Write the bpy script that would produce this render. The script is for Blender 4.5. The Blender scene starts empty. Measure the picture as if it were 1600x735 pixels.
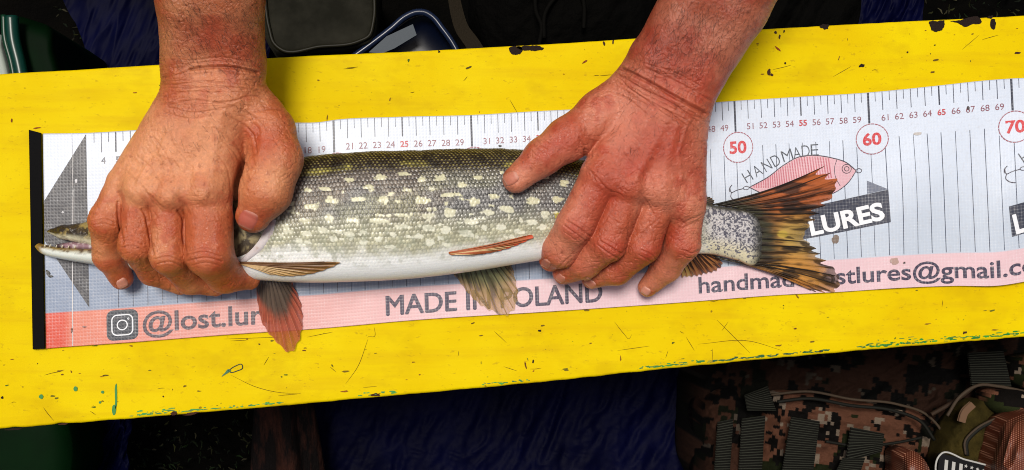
import bpy, math, random
import numpy as np
from concurrent.futures import ThreadPoolExecutor
POOL = ThreadPoolExecutor(4)
from mathutils import Vector, Matrix
from mathutils.bvhtree import BVHTree
random.seed(7); rng = np.random.default_rng(7)
sc = bpy.context.scene
R_ = math.radians

# ------------------------------------------------------------------ camera
W0, H0 = 1600.0, 735.0
HF = R_(50); TA, TB = R_(1.5), R_(-4.5); DIST = 0.817
FPX = W0/2/math.tan(HF/2)
RM = np.array([[1,0,0],[0,math.cos(TA),-math.sin(TA)],[0,math.sin(TA),math.cos(TA)]]) @ \
     np.array([[math.cos(TB),0,math.sin(TB)],[0,1,0],[-math.sin(TB),0,math.cos(TB)]])
CC = RM @ np.array([0,0,DIST])
cam_d = bpy.data.cameras.new('camera'); cam = bpy.data.objects.new('camera', cam_d)
sc.collection.objects.link(cam); sc.camera = cam
cam_d.sensor_fit = 'HORIZONTAL'; cam_d.angle = HF; cam_d.clip_start = 0.02; cam_d.clip_end = 100
m4 = Matrix([list(r) for r in RM]).to_4x4(); m4.translation = Vector(CC); cam.matrix_world = m4

# ------------------------------------------------------------------ world, sun, exposure
SUN_EL, SUN_AZ = 74.0, 325.0       # azimuth clockwise from +Y (the top of the picture)
w = bpy.data.worlds.new('World'); sc.world = w; w.use_nodes = True
nt = w.node_tree; bg = nt.nodes['Background']
sky = nt.nodes.new('ShaderNodeTexSky'); sky.sky_type = 'NISHITA'; sky.sun_disc = False
sky.sun_elevation = R_(SUN_EL); sky.sun_rotation = R_(SUN_AZ); sky.air_density = 0.9; sky.dust_density = 7.0; sky.ozone_density = 0.8
nt.links.new(sky.outputs[0], bg.inputs[0]); bg.inputs[1].default_value = 0.056
sd = bpy.data.lights.new('sun', 'SUN'); sd.energy = 2.85; sd.angle = R_(16); sd.color = (1, 0.95, 0.87)
so = bpy.data.objects.new('sun', sd); sc.collection.objects.link(so)
az, el = R_(SUN_AZ), R_(SUN_EL)
sdir = Vector((math.sin(az)*math.cos(el), math.cos(az)*math.cos(el), math.sin(el)))
so.rotation_euler = sdir.to_track_quat('Z', 'Y').to_euler(); so.location = sdir*3
sc.view_settings.view_transform = 'Standard'; sc.view_settings.look = 'None'
sc.cycles.filter_width = 1.0; sc.view_settings.exposure = 0.0; sc.view_settings.gamma = 1.0; sc.view_settings.use_curve_mapping = False

# ------------------------------------------------------------------ helpers
def P(px, py, z=0.0):
    """world point at height z seen in photograph pixel (px, py)"""
    px, py, z = np.broadcast_arrays(np.asarray(px, float), np.asarray(py, float), np.asarray(z, float))
    d = np.stack([(px-W0/2)/FPX, (H0/2-py)/FPX, -np.ones_like(px)], -1) @ RM.T
    t = (z-CC[2])/d[..., 2]
    return CC + d*t[..., None]
def proj(v):
    q = (v-CC) @ RM
    return W0/2+FPX*q[..., 0]/-q[..., 2], H0/2-FPX*q[..., 1]/-q[..., 2]
def pscale(px, py, z):
    return float(np.linalg.norm(P(px+1, py, z)-P(px, py, z)))

LAT = rng.random((64, 64, 64)).astype(np.float32)*2-1
def vn(p):
    p = np.asarray(p, np.float32); sh = p.shape[:-1]; q = p.reshape(-1, 3)
    if len(q) < 30000: return _vn(q).reshape(sh)
    return np.concatenate(list(POOL.map(_vn, [q[i:i+24000] for i in range(0, len(q), 24000)]))).reshape(sh)
def _vn(p):
    i = np.floor(p).astype(np.int32); f = (p-i); f = f*f*f*(f*(f*6-15)+10)
    x, y, z = (i[..., k] & 63 for k in range(3)); X, Y, Z = (x+1) & 63, (y+1) & 63, (z+1) & 63
    fx, fy, fz = f[..., 0], f[..., 1], f[..., 2]
    a = LAT[x, y, z]*(1-fx)+LAT[X, y, z]*fx; b = LAT[x, Y, z]*(1-fx)+LAT[X, Y, z]*fx
    c = LAT[x, y, Z]*(1-fx)+LAT[X, y, Z]*fx; d = LAT[x, Y, Z]*(1-fx)+LAT[X, Y, Z]*fx
    return (a*(1-fy)+b*fy)*(1-fz)+(c*(1-fy)+d*fy)*fz
def fbm(p, n=4):
    p = np.asarray(p, float); s = 0; a = 1.0; t = 0
    for k in range(n):
        s = s+a*vn(p*(2.03**k)+17.3*k); t += a; a *= .5
    return s/t
def n2(x, y, s=1.0, n=3, o=0.0):
    x, y = np.broadcast_arrays(np.asarray(x, float), np.asarray(y, float))
    return fbm(np.stack([x*s+o, y*s+o*1.7, np.full_like(x, o*.37+.5)], -1), n)
def ss(a, b, x):
    t = np.clip((np.asarray(x, float)-a)/(b-a), 0, 1); return t*t*(3-2*t)
def mix(a, b, t):
    t = np.asarray(t)[..., None]; return np.asarray(a)*(1-t)+np.asarray(b)*t
def itp(x, xs, ys):
    """smooth (Catmull-Rom) interpolation of a table"""
    xs = np.asarray(xs, float); ys = np.asarray(ys, float); x = np.clip(np.asarray(x, float), xs[0], xs[-1])
    m = np.gradient(ys, xs); i = np.clip(np.searchsorted(xs, x)-1, 0, len(xs)-2)
    h = xs[i+1]-xs[i]; t = (x-xs[i])/h
    return (2*t**3-3*t**2+1)*ys[i]+(t**3-2*t**2+t)*h*m[i]+(-2*t**3+3*t**2)*ys[i+1]+(t**3-t**2)*h*m[i+1]
def curve(pts, n, closed=False):
    pts = np.asarray(pts, float)
    if closed: pts = np.vstack([pts, pts[:1]])
    s = np.r_[0, np.cumsum(np.linalg.norm(np.diff(pts, axis=0), axis=1))]
    t = np.linspace(0, s[-1], n, endpoint=not closed)
    if closed:
        L = s[-1]; xs = np.r_[s[-3:-1]-L, s, s[1:3]+L]; idx = list(range(-3, -1))+list(range(len(pts)))+[1, 2]
        return np.stack([itp(t, xs, pts[idx, k]) for k in range(pts.shape[1])], -1)
    return np.stack([itp(t, s, pts[:, k]) for k in range(pts.shape[1])], -1)
def polydist(px, py, pts, R=None):
    if R is not None:
        q = np.asarray(pts, float); m = (px > q[:, 0].min()-R) & (px < q[:, 0].max()+R) & (py > q[:, 1].min()-R) & (py < q[:, 1].max()+R)
        d = np.full(np.shape(px), 1e4); d[m] = polydist(px[m], py[m], pts); return d
    d = np.full(np.shape(px), 1e9)
    for (ax, ay), (bx, by) in zip(pts[:-1], pts[1:]):
        vx, vy = bx-ax, by-ay; t = np.clip(((px-ax)*vx+(py-ay)*vy)/(vx*vx+vy*vy), 0, 1)
        d = np.minimum(d, np.hypot(px-ax-t*vx, py-ay-t*vy))
    return d

def mesh_data(name, V, F, col=None, uv=None, smooth=True):
    V = np.asarray(V, np.float32).reshape(-1, 3); me = bpy.data.meshes.new(name)
    if isinstance(F, np.ndarray):
        k = F.shape[1]; me.vertices.add(len(V)); me.vertices.foreach_set('co', V.ravel())
        me.loops.add(F.size); me.loops.foreach_set('vertex_index', F.astype(np.int32).ravel())
        me.polygons.add(len(F)); me.polygons.foreach_set('loop_start', np.arange(0, F.size, k, dtype=np.int32))
        me.polygons.foreach_set('loop_total', np.full(len(F), k, np.int32))
    else:
        me.from_pydata(V.tolist(), [], F)
    me.update(calc_edges=True); me.validate()
    me.polygons.foreach_set('use_smooth', np.full(len(me.polygons), smooth))
    if col is not None:
        col = np.asarray(col, np.float32)
        if col.ndim == 1: col = np.tile(col, (len(V), 1))
        if col.shape[1] == 3: col = np.hstack([col, np.ones((len(col), 1), np.float32)])
        me.color_attributes.new('Col', 'FLOAT_COLOR', 'POINT').data.foreach_set('color', np.ascontiguousarray(col, np.float32).ravel())
    if uv is not None:
        lay = me.uv_layers.new(name='UVMap'); vi = np.empty(len(me.loops), np.int32); me.loops.foreach_get('vertex_index', vi)
        lay.data.foreach_set('uv', np.asarray(uv, np.float32)[vi].ravel())
    return me
def mk(name, V, F, mat, parent=None, col=None, uv=None, smooth=True, **tags):
    me = mesh_data(name, V, F, col, uv, smooth); me.materials.append(mat)
    o = bpy.data.objects.new(name, me); sc.collection.objects.link(o)
    if parent is not None:
        o.parent = parent; o.matrix_parent_inverse = Matrix.Translation(-parent.location) if parent.type == 'EMPTY' else Matrix()
    for k, v in tags.items(): o[k] = v
    return o
def thing(name, label, cat, loc, group=None):
    o = bpy.data.objects.new(name, None); sc.collection.objects.link(o); o.location = Vector([float(c) for c in loc]); o.empty_display_size = .02
    o['label'] = label; o['category'] = cat
    if group: o['group'] = group
    return o
def gridF(nu, nv, closeu=False, closev=False, off=0):
    iu = np.arange(nu if closeu else nu-1); iv = np.arange(nv if closev else nv-1)
    a, b = np.meshgrid(iu, iv, indexing='ij'); A, B = (a+1) % nu, (b+1) % nv
    return np.stack([a*nv+b, A*nv+b, A*nv+B, a*nv+B], -1).reshape(-1, 4)+off
def join(parts):
    """parts: list of (V, F[, col]) -> V, F, col"""
    Vs, Fs, Cs, n = [], [], [], 0
    for p in parts:
        V = np.asarray(p[0], float).reshape(-1, 3); Vs.append(V); Fs.append(np.asarray(p[1])+n); n += len(V)
        if len(p) > 2:
            c = np.asarray(p[2], float); Cs.append(np.tile(c, (len(V), 1)) if c.ndim == 1 else c)
    return np.vstack(Vs), np.vstack(Fs), (np.vstack(Cs) if Cs else None)
def tube(C, r, nr=8, flat=1.0, cap=True):
    """tube along world points C with radii r; flat scales it vertically"""
    C = np.asarray(C, float); n = len(C); r = np.broadcast_to(np.asarray(r, float), (n,))
    T = np.gradient(C, axis=0); T /= np.linalg.norm(T, axis=1)[:, None]+1e-12
    up = np.tile([0, 0, 1.0], (n, 1)); up[np.abs(T[:, 2]) > .97] = [0, 1, 0]
    S = np.cross(T, up); S /= np.linalg.norm(S, axis=1)[:, None]; U = np.cross(S, T)
    a = np.linspace(0, 2*np.pi, nr, endpoint=False)
    V = C[:, None]+r[:, None, None]*(np.cos(a)[None, :, None]*S[:, None]+flat*np.sin(a)[None, :, None]*U[:, None])
    V = V.reshape(-1, 3); F = gridF(n, nr, closev=True)
    if cap:
        V = np.vstack([V, C[:1], C[-1:]]); k = n*nr; j = np.arange(nr); J = (j+1) % nr
        F = np.vstack([F, np.stack([np.full(nr, k), j, J, J], -1), np.stack([np.full(nr, k+1), (n-1)*nr+J, (n-1)*nr+j, (n-1)*nr+j], -1)])
    return V, F
def fixF(F):
    return [tuple(dict.fromkeys(map(int, f))) for f in F]
def mk_tube(name, C, r, mat, parent, nr=8, flat=1.0, col=None, **tags):
    V, F = tube(C, r, nr, flat); return mk(name, V, fixF(F), mat, parent, col=col, **tags)

# ------------------------------------------------------------------ materials
class M:
    def __init__(s, name, color=(.5,.5,.5), rough=.6, spec=.5, metallic=0, sss=0, sssr=(.01,.004,.002), coat=0):
        s.m = bpy.data.materials.new(name); s.m.use_nodes = True; s.t = s.m.node_tree; s.b = s.t.nodes['Principled BSDF']
        s.set('Base Color', (*color, 1)); s.set('Roughness', rough); s.set('Specular IOR Level', spec); s.set('Metallic', metallic)
        if sss: s.set('Subsurface Weight', sss); s.set('Subsurface Radius', sssr); s.set('Subsurface Scale', 1.0)
        if coat: s.set('Coat Weight', coat); s.set('Coat Roughness', .12)
    def set(s, k, v): s.b.inputs[k].default_value = v
    def n(s, t, **kw):
        o = s.t.nodes.new(t)
        for k, v in kw.items():
            if k.startswith('i_'): o.inputs[int(k[2:]) if k[2:].isdigit() else k[2:].replace('_', ' ')].default_value = v
            else: setattr(o, k, v)
        return o
    def l(s, a, b): s.t.links.new(a, b)
    def math(s, op, a, b=None, c=None):
        o = s.n('ShaderNodeMath', operation=op)
        for i, v in enumerate((a, b, c)):
            if v is None: continue
            if isinstance(v, (int, float)): o.inputs[i].default_value = v
            else: s.l(v, o.inputs[i])
        return o.outputs[0]
    def noise(s, scale, detail=4, rough=.5, vec=None, stretch=None, rot=0):
        if vec is None: vec = s.n('ShaderNodeTexCoord').outputs['Object']
        if stretch is not None:
            mp = s.n('ShaderNodeMapping'); mp.inputs['Scale'].default_value = stretch; mp.inputs['Rotation'].default_value = (0, 0, rot); s.l(vec, mp.inputs[0]); vec = mp.outputs[0]
        o = s.n('ShaderNodeTexNoise', i_Scale=scale, i_Detail=detail, i_Roughness=rough); s.l(vec, o.inputs['Vector']); return o.outputs[0]
    def ramp(s, fac, stops):
        o = s.n('ShaderNodeValToRGB'); e = o.color_ramp.elements
        while len(e) < len(stops): e.new(.5)
        for k, (p, c) in enumerate(stops):
            e[k].position = p; e[k].color = (*c, 1) if not isinstance(c, (int, float)) else (c, c, c, 1)
        s.l(fac, o.inputs[0]); return o.outputs[0]
    def mixc(s, fac, a, b, mode='MIX'):
        o = s.n('ShaderNodeMix', data_type='RGBA', blend_type=mode)
        for k, v in ((0, fac), (6, a), (7, b)):
            if isinstance(v, (int, float)): o.inputs[k].default_value = v
            elif isinstance(v, tuple): o.inputs[k].default_value = (*v, 1)
            else: s.l(v, o.inputs[k])
        return o.outputs[2]
    def base(s, sock): s.l(sock, s.b.inputs['Base Color'])
    def rough(s, sock): s.l(sock, s.b.inputs['Roughness'])
    def bump(s, h, strength=.5, dist=.001):
        o = s.n('ShaderNodeBump', i_Strength=strength, i_Distance=dist); s.l(h, o.inputs['Height']); s.l(o.outputs[0], s.b.inputs['Normal'])
    def vcol(s):
        a = s.n('ShaderNodeVertexColor', layer_name='Col'); return a

# yellow paint on wood
mp = M('yellow_paint', rough=.6, spec=.05)
tc = mp.n('ShaderNodeTexCoord').outputs['Object']
blot = mp.noise(9, 5, .6, tc); streak = mp.noise(60, 5, .6, tc, (.12, 1.6, 1), R_(-4)); fine = mp.noise(420, 3, .6, tc, (.5, 1, 1), R_(-4))
c = mp.mixc(mp.ramp(blot, [(.35, 0.), (.7, 1.)]), (.75, .575, .0005), (.68, .47, .0005))
c = mp.mixc(mp.math('MULTIPLY', mp.ramp(streak, [(.5, 0.), (.75, 1.)]), .5), c, (.58, .36, .004))
c = mp.mixc(mp.math('MULTIPLY', mp.ramp(fine, [(.62, 0.), (.74, 1.)]), .45), c, (.34, .20, .01))
spots = mp.noise(130, 2, .5, tc); c = mp.mixc(mp.ramp(spots, [(.76, 0.), (.79, .7)]), c, (.10, .045, .01))
stn = mp.noise(26, 4, .7, tc, (.6, 1, 1)); c = mp.mixc(mp.math('MULTIPLY', mp.ramp(stn, [(.52, 0.), (.66, 1.)]), .32), c, (.48, .30, .003))
mp.base(c); mp.rough(mp.ramp(blot, [(.3, .5), (.7, .7)]))
mp.bump(mp.math('ADD', streak, mp.math('MULTIPLY', mp.noise(14, 4, .5, tc, (.3, 1, 1)), 1.2)), .35, .0006)
M_YEL = mp.m
def vmat(name, rough=.6, spec=.4, nscale=0, nst=0, **kw):
    a = M(name, rough=rough, spec=spec, **kw); v = a.vcol(); a.base(v.outputs[0])
    if nscale: a.bump(a.noise(nscale, 4, .6), nst, .001)
    return a
M_CHIP = vmat('bare_wood_and_old_paint', .75, .2, 900, .6).m
M_MARK = vmat('green_and_dark_paint_marks', .45, .4).m

# printed banner vinyl: colour attribute x woven scrim
mv = M('banner_vinyl', rough=.38, spec=.35)
uvn = mv.n('ShaderNodeUVMap', uv_map='UVMap'); sx = mv.n('ShaderNodeSeparateXYZ'); mv.l(uvn.outputs[0], sx.inputs[0])
CELL = .235
def tri(sock): return mv.math('ABSOLUTE', mv.math('SUBTRACT', mv.math('FRACT', mv.math('DIVIDE', sock, CELL)), .5))
tu, tv = tri(sx.outputs[0]), tri(sx.outputs[1])
line = mv.math('MAXIMUM', tu, tv); fuv = mv.noise(1.2, 3, .6, uvn.outputs[0])
lm = mv.ramp(line, [(.30, 0.), (.47, 1.)])
dotm = mv.ramp(mv.math('MINIMUM', tu, tv), [(.28, 0.), (.44, 1.)])
vc = mv.vcol()
amt = mv.math('MULTIPLY', lm, mv.ramp(fuv, [(.35, .02), (.7, .13)]))
c = mv.mixc(amt, vc.outputs[0], (.80, .83, .88))
c = mv.mixc(mv.math('MULTIPLY', dotm, mv.ramp(fuv, [(.4, .0), (.75, .30)])), c, (.85, .87, .9))
gr = mv.noise(3.5, 5, .65, uvn.outputs[0]); c = mv.mixc(mv.math('MULTIPLY', mv.ramp(gr, [(.5, 0.), (.8, 1.)]), .25), c, (.42, .38, .34))
mv.base(c); mv.bump(mv.math('ADD', mv.math('MULTIPLY', line, -1.0), mv.math('MULTIPLY', mv.noise(.35, 3, .5, uvn.outputs[0]), 3.)), .3, .0004)
M_VIN = mv.m

# ------------------------------------------------------------------ ground far below
md = M('dark_soil', (.004, .0035, .003), .95, .05); md.base(md.ramp(md.noise(18, 6, .6), [(.3, (.0005, .0005, .0005)), (.75, (.0022, .0018, .0012))])); md.bump(md.noise(60, 6, .6), .8, .01)
GZ = -0.44
n = 90; gx = np.linspace(-1, 1, n); gx = np.sign(gx)*np.abs(gx)**2.5*8
X, Y = np.meshgrid(gx, gx, indexing='ij')
mk('ground', np.stack([X, Y, GZ+.012*n2(X, Y, 5)], -1), gridF(n, n), md.m, kind='structure')

# ------------------------------------------------------------------ bench: plank + legs
PZ = -0.0012                                     # paint surface; the mat lies on it
bench = thing('bench', 'weathered yellow painted wooden plank bench under the measuring mat', 'bench', (0, 0, GZ))
top_pts = ([-160, 0, 245, 415, 700, 960, 1190, 1400, 1600, 1800], [124, 115.5, 101, 90.5, 77, 62, 45.5, 34, 24, 13])
bot_pts = ([-160, 0, 200, 560, 860, 1100, 1350, 1600, 1800], [684, 671, 655, 624, 596, 571, 548, 527, 509])
nu = 900; us = np.linspace(-150, 1780, nu)
ty = itp(us, *top_pts)+.7*n2(us, 0, .035, 4, 3); by = itp(us, *bot_pts)+1.0*n2(us, 0, .045, 4, 9)
by = by-np.where(np.abs(us-95) < 18, 1.6*np.exp(-((us-95)/9)**2), 0)-1.4*np.exp(-((us-22)/8)**2)
A, B = P(us, ty, PZ), P(us, by, PZ); D = B-A; L = np.linalg.norm(D, axis=1)[:, None]; D /= L
TH = .032; bv = .0022
prof = [(0.0, -TH), (0.0, -TH*.5)]+[(bv*(1-math.cos(a)), -bv*(1-math.sin(a))) for a in np.linspace(0, math.pi/2, 5)]
rows = [A+D*o+np.array([0, 0, z]) for o, z in prof]+[A+D*(L*f) for f in np.linspace(.04, .96, 14)]+[B-D*o+np.array([0, 0, z]) for o, z in prof[::-1]]
V = np.stack(rows, 1); F = gridF(nu, V.shape[1], closev=True)
V[:, 7:21, 2] += .00025*n2(V[:, 7:21, 0], V[:, 7:21, 1], 22, 3)-.0002
nv = V.shape[1]
mk('plank', V.reshape(-1, 3), [tuple(map(int, f)) for f in F]+[tuple(range(nv)), tuple(range((nu-1)*nv, nu*nv))[::-1]], M_YEL, bench)
def box(c, s, rz=0, tilt=(0, 0)):
    q = np.array([[x, y, z] for x in (-1, 1) for y in (-1, 1) for z in (-1, 1)], float)*np.asarray(s)/2
    q[:, 0] += q[:, 2]*tilt[0]; q[:, 1] += q[:, 2]*tilt[1]
    cr, sr = math.cos(rz), math.sin(rz); q = q @ np.array([[cr, sr, 0], [-sr, cr, 0], [0, 0, 1]])
    return q+np.asarray(c), np.array([[0,1,3,2],[4,6,7,5],[0,4,5,1],[2,3,7,6],[0,2,6,4],[1,5,7,3]])
for px in (90, 1690):
    c0 = P(px, 360, -TH); hgt = -TH-GZ-.003
    Vb, Fb = box((c0[0], c0[1], GZ+hgt/2), (.05, .17, hgt), R_(4)); mk('leg', Vb, Fb, M_YEL, bench, smooth=False)

def patch(pts, z, n=44, jag=.6, seed=0, rings=3):
    """irregular flat patch inside a pixel outline, lying at height z"""
    c = curve(pts, n, closed=True); ce = c.mean(0)
    c = c+np.stack([n2(c[:, 0], c[:, 1], .35, 3, seed), n2(c[:, 1], c[:, 0], .35, 3, seed+5)], -1)*jag
    rr = np.linspace(1, .02, rings+1); q = ce+(c-ce)*rr[:, None, None]
    V = P(q[..., 0], q[..., 1], z)
    return V.reshape(-1, 3), gridF(rings+1, n, closev=True)[:, ::-1]
def blob(x, y, rx, ry, ang=0, n=14, var=.35, seed=0):
    a = np.linspace(0, 2*np.pi, n, endpoint=False); r = 1+var*n2(np.cos(a)*1.5, np.sin(a)*1.5, 1, 2, seed+x*.13+y*.07)*2
    u, v = rx*r*np.cos(a), ry*r*np.sin(a); ca, sa = math.cos(ang), math.sin(ang)
    return np.stack([x+u*ca-v*sa, y+u*sa+v*ca], -1)
ZC = PZ+.0003
DK = (.012, .005, .003); BR = (.05, .018, .008)
chips = [[(795,76),(815,75),(816,81),(808,86),(799,84)], [(808,76),(845,73),(850,75),(838,80),(828,79),(820,79)],
         [(1452,34),(1464,33),(1475,32.5),(1475,42),(1470,48),(1456,47),(1453,40)], [(1485,33),(1494,32.5),(1532,30),(1534,35),(1520,38),(1508,42),(1496,36)],
         [(1280,41),(1295,40),(1294,45),(1286,46)], [(1543,27),(1552,26),(1551,28),(1545,29)], [(1550,30),(1553,30),(1552,46),(1550,45)]]
for k, p in enumerate(chips):
    Vp, Fp = patch(p, ZC, n=70, jag=1.5, seed=k); mk('paint_chip', Vp, Fp, M_CHIP, bench, col=DK, smooth=False)
for k, (x, y, rx, ry, a) in enumerate([(1347,103,4,2.6,-.4),(1202,113,2.6,5,.1),(1206,117,2.2,2,0),(1227,99,1.3,1.6,0),(1212,51,2,2.2,0),(1218,58,1.2,4,0),(1225,49,1.2,2,0),(944,68,2,2.6,0),(958,66,1.6,3,0),(843,517,2.6,1.8,0),(1418,82,1.6,1.2,0),(1590,83,5,1.4,0),(686,81,1.8,1.8,0),(1508,520,4,2.2,.2),(1283,549,4,1.6,0),(833,653-88,1.4,2.4,0),(586,617,9,2.2,-.1),(98,663,7,1.4,-.1),(20,671,12,1.4,-.1),(272,646,5,3,0),(298,647,14,2.2,-.08),(513,500,1.3,1,0),(405,538,1.5,1,0),(160,627,1.6,1,0),(3,622,2,1.8,0),(255,620,1.4,1.2,0)]):
    Vp, Fp = patch(blob(x, y, rx, ry, a, seed=k), ZC, n=20, jag=.5, seed=k); mk('paint_chip', Vp, Fp, M_CHIP, bench, col=BR if k % 3 else DK, smooth=False)
GR = (.015, .20, .02); GD = (.008, .09, .02)
greens = [(181,617,1.7,22,0),(178,641,3.2,8,0),(118,608,3.2,4,0),(64,620,3.4,3.4,0),(160,613,2.4,2.2,0),(156,629,1.8,2,.5)]
for k, (x, y, rx, ry, a) in enumerate(greens):
    Vp, Fp = patch(blob(x, y, rx, ry, a, var=.15, seed=k), ZC+.0001, n=24, jag=.3, seed=k); mk('paint_drip', Vp, Fp, M_MARK, bench, col=GR, smooth=False)
# little green pen-like paint squiggle
Vp, Fp = patch([(346,589),(351,583),(357,577),(361,579),(356,583),(351,586)], ZC+.0001, jag=.3); mk('paint_drip', Vp, Fp, M_MARK, bench, col=(.01, .12, .03), smooth=False)
sq = curve([(356,580),(366,573),(378,570),(379,575),(370,580),(360,582),(357,580)], 40); Vt, Ft = tube(P(sq[:, 0], sq[:, 1], ZC), .00035, 5, .4); mk('paint_drip', Vt, fixF(Ft), M_MARK, bench, col=(.004, .03, .02))
# green paint worn along the lower edge, scuffs and scratches: nobody could count these
pl = []
def edge_y(x): return float(np.interp(x, us, by))
for (x0, x1, nn, wd, cc) in ((205, 300, 60, 2.6, GR), (300, 440, 60, 1.6, GR), (560, 620, 20, 1.6, GR), (755, 830, 30, 1.5, GR), (1000, 1110, 80, 2.4, GR), (1110, 1300, 120, 1.6, GD), (1340, 1600, 170, 2.6, GR), (1370, 1440, 30, 4.5, GR)):
    for _ in range(int(nn*.6)):
        x = random.uniform(x0, x1); y = edge_y(x)-4.2-abs(random.gauss(0, wd)); pl.append((*patch(blob(x, y, random.uniform(1, 6), random.uniform(.4, 1.1), -.09, 10, seed=x), ZC+.0001*random.random(), n=10, rings=1, jag=.2), [c*random.uniform(.6, 1.5) for c in cc]))
V, F, C = join(pl); mk('green_edge_paint', V, F, M_MARK, bench, col=C, smooth=False, kind='stuff')
pl = []
def inplank(x, f): return float(np.interp(x, us, ty)+(np.interp(x, us, by)-np.interp(x, us, ty))*f)
for _ in range(210):
    x = random.uniform(-20, 1620); f = random.choice([random.uniform(.02, .2), random.uniform(.76, .985), random.uniform(.76, .985)])
    y = inplank(x, f); s = random.random()**2.5*2.0+.35; a = random.choice([-.08, -.08, random.uniform(-2, 2)])
    pl.append((*patch(blob(x, y, s*random.uniform(1, 3), s*.55, a, 8, seed=x), ZC+.00005*random.random(), n=8, rings=1, jag=.3), (.16*random.uniform(.4, 1.7), .085*random.uniform(.4, 1.7), .008)))
V, F, C = join(pl); mk('scuff_marks', V, F, M_CHIP, bench, col=C, smooth=False, kind='stuff')
pl = []
scr = [[(350,530),(440,527)],[(360,586),(400,605),(440,614),(470,615)],[(540,600),(558,575),(575,530)],[(1072,527),(1085,548)],[(1091,538),(1170,533),(1222,548)],[(960,503),(975,522),(983,530),(987,523)],[(1120,500),(1172,552)],[(1128,517),(1138,503)],[(965,548),(1015,541)],[(787,573),(808,580)],[(585,512),(585,526),(575,526)],[(1560,55),(1535,62)],[(1503,78),(1530,55)],[(480,527),(520,519)],[(412,571),(420,558)],[(360,533),(385,532)],[(1040,560),(1044,548)],[(1113,545),(1113,565)],[(1302,120),(1330,104)]]
for _ in range(30):
    x = random.uniform(0, 1600); f = random.choice([random.uniform(.03, .16), random.uniform(.8, .97)]); y = inplank(x, f); l = random.uniform(4, 30); a = random.choice([-.08, random.uniform(-1.8, 1.8)])
    scr.append([(x, y), (x+l*math.cos(a)*.5, y+l*math.sin(a)*.5+random.uniform(-1, 1)), (x+l*math.cos(a), y+l*math.sin(a))])
for s in scr:
    s = np.array(s, float); c = curve(s, 12) if len(s) > 2 else s[0]+(s[1]-s[0])*np.linspace(0, 1, 6)[:, None]
    pl.append((*tube(P(c[:, 0], c[:, 1], PZ+.00012), .00017*np.sin(np.linspace(.3, 2.8, len(c))), 4, .5, cap=False), (.11, .055, .006)))
V, F, C = join(pl); mk('scratches', V, F, M_CHIP, bench, col=C, kind='stuff')

# ------------------------------------------------------------------ the measuring mat
mat_t = thing('measuring_mat', 'long white vinyl fish measuring mat with centimetre scale and pink band on the yellow plank', 'measuring mat', P(800, 330, PZ))
UTX = ([0, 4, 5, 18, 19, 20, 25, 30, 35, 48, 49, 50, 55, 60, 65, 70, 73], [67, 158, 180.5, 478, 499.5, 521, 628, 736, 840, 1107, 1128, 1147.5, 1250.5, 1356, 1466.5, 1580, 1650])
TYX = ([60, 135, 222, 456, 500, 520, 620, 736, 840, 1107, 1147, 1250, 1355, 1466, 1540, 1580, 1650], [209, 208, 203, 192, 191, 188, 183, 180, 174, 161, 158, 151.5, 145, 134, 126, 123, 121])
BYX = ([60, 71, 213, 359, 500, 641, 860, 1050, 1222, 1318, 1400, 1490, 1566, 1600, 1670], [546, 545, 534.5, 523, 513.5, 501, 487, 474, 461, 456, 450.5, 447, 446, 440.5, 425])
def matpx(u, v):
    """print coordinates in cm (v from the upper edge, 15 = lower edge) -> photograph pixels"""
    u = np.asarray(u, float); v = np.asarray(v, float)
    x0 = np.interp(u, *UTX); y0 = itp(x0, *TYX); x1 = x0+5+10*u/70.; y1 = itp(x1, *BYX); f = v/15.
    x = x0+(x1-x0)*f+1.6*np.exp(-((u-62.5)/2.2)**2)*np.sin(np.pi*f)**2*2; y = y0+(y1-y0)*f
    return x, y
def matz(u, v):
    u = np.asarray(u, float); v = np.asarray(v, float)
    return .0003+.0009*ss(.2, 3, v)*(1+n2(u, v, .22, 3, 4))*.8+.0008*ss(50, 60, u)*ss(1, 6, v)*(1+np.sin(u*.9+v*.12+2*n2(u, v, .1, 2)))+.0034*ss(63, 72, u)*(.5+.5*np.sin(v*.5+u*.5))+.0035*ss(66, 73, u)*ss(10, 15, v)
def MP(u, v, dz=0.0):
    u, v = np.broadcast_arrays(np.asarray(u, float), np.asarray(v, float)); x, y = matpx(u, v); return P(x, y, matz(u, v)+dz)
def pxuv(x, y):
    """inverse of matpx by iteration"""
    x = np.asarray(x, float); y = np.asarray(y, float); u = np.interp(x, UTX[1], UTX[0]); v = np.full_like(u, 7.)
    for _ in range(12):
        X, Y = matpx(u, v); u = u+(x-X)/21.5; v = v+(y-Y)/21.
    return u, v
nu, nv = 740, 151; U, Vv = np.meshgrid(np.linspace(0, 72.6, nu), np.linspace(0, 15, nv), indexing='ij')
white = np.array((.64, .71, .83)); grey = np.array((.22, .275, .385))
g = ss(4.2, 12.0, Vv)*(.95-.42*ss(40, 58, U))  # printed grey fade; part of it is the fish's shadow put into the colour
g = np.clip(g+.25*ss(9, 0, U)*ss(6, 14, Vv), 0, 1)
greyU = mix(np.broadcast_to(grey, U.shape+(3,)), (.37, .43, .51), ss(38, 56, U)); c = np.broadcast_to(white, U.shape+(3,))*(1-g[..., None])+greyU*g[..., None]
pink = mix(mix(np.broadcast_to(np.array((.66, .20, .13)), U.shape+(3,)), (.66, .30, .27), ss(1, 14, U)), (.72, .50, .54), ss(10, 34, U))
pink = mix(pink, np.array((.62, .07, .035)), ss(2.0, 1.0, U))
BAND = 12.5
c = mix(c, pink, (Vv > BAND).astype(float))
c = c*(1-.04*n2(U, Vv, .5, 4)[..., None])
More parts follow.
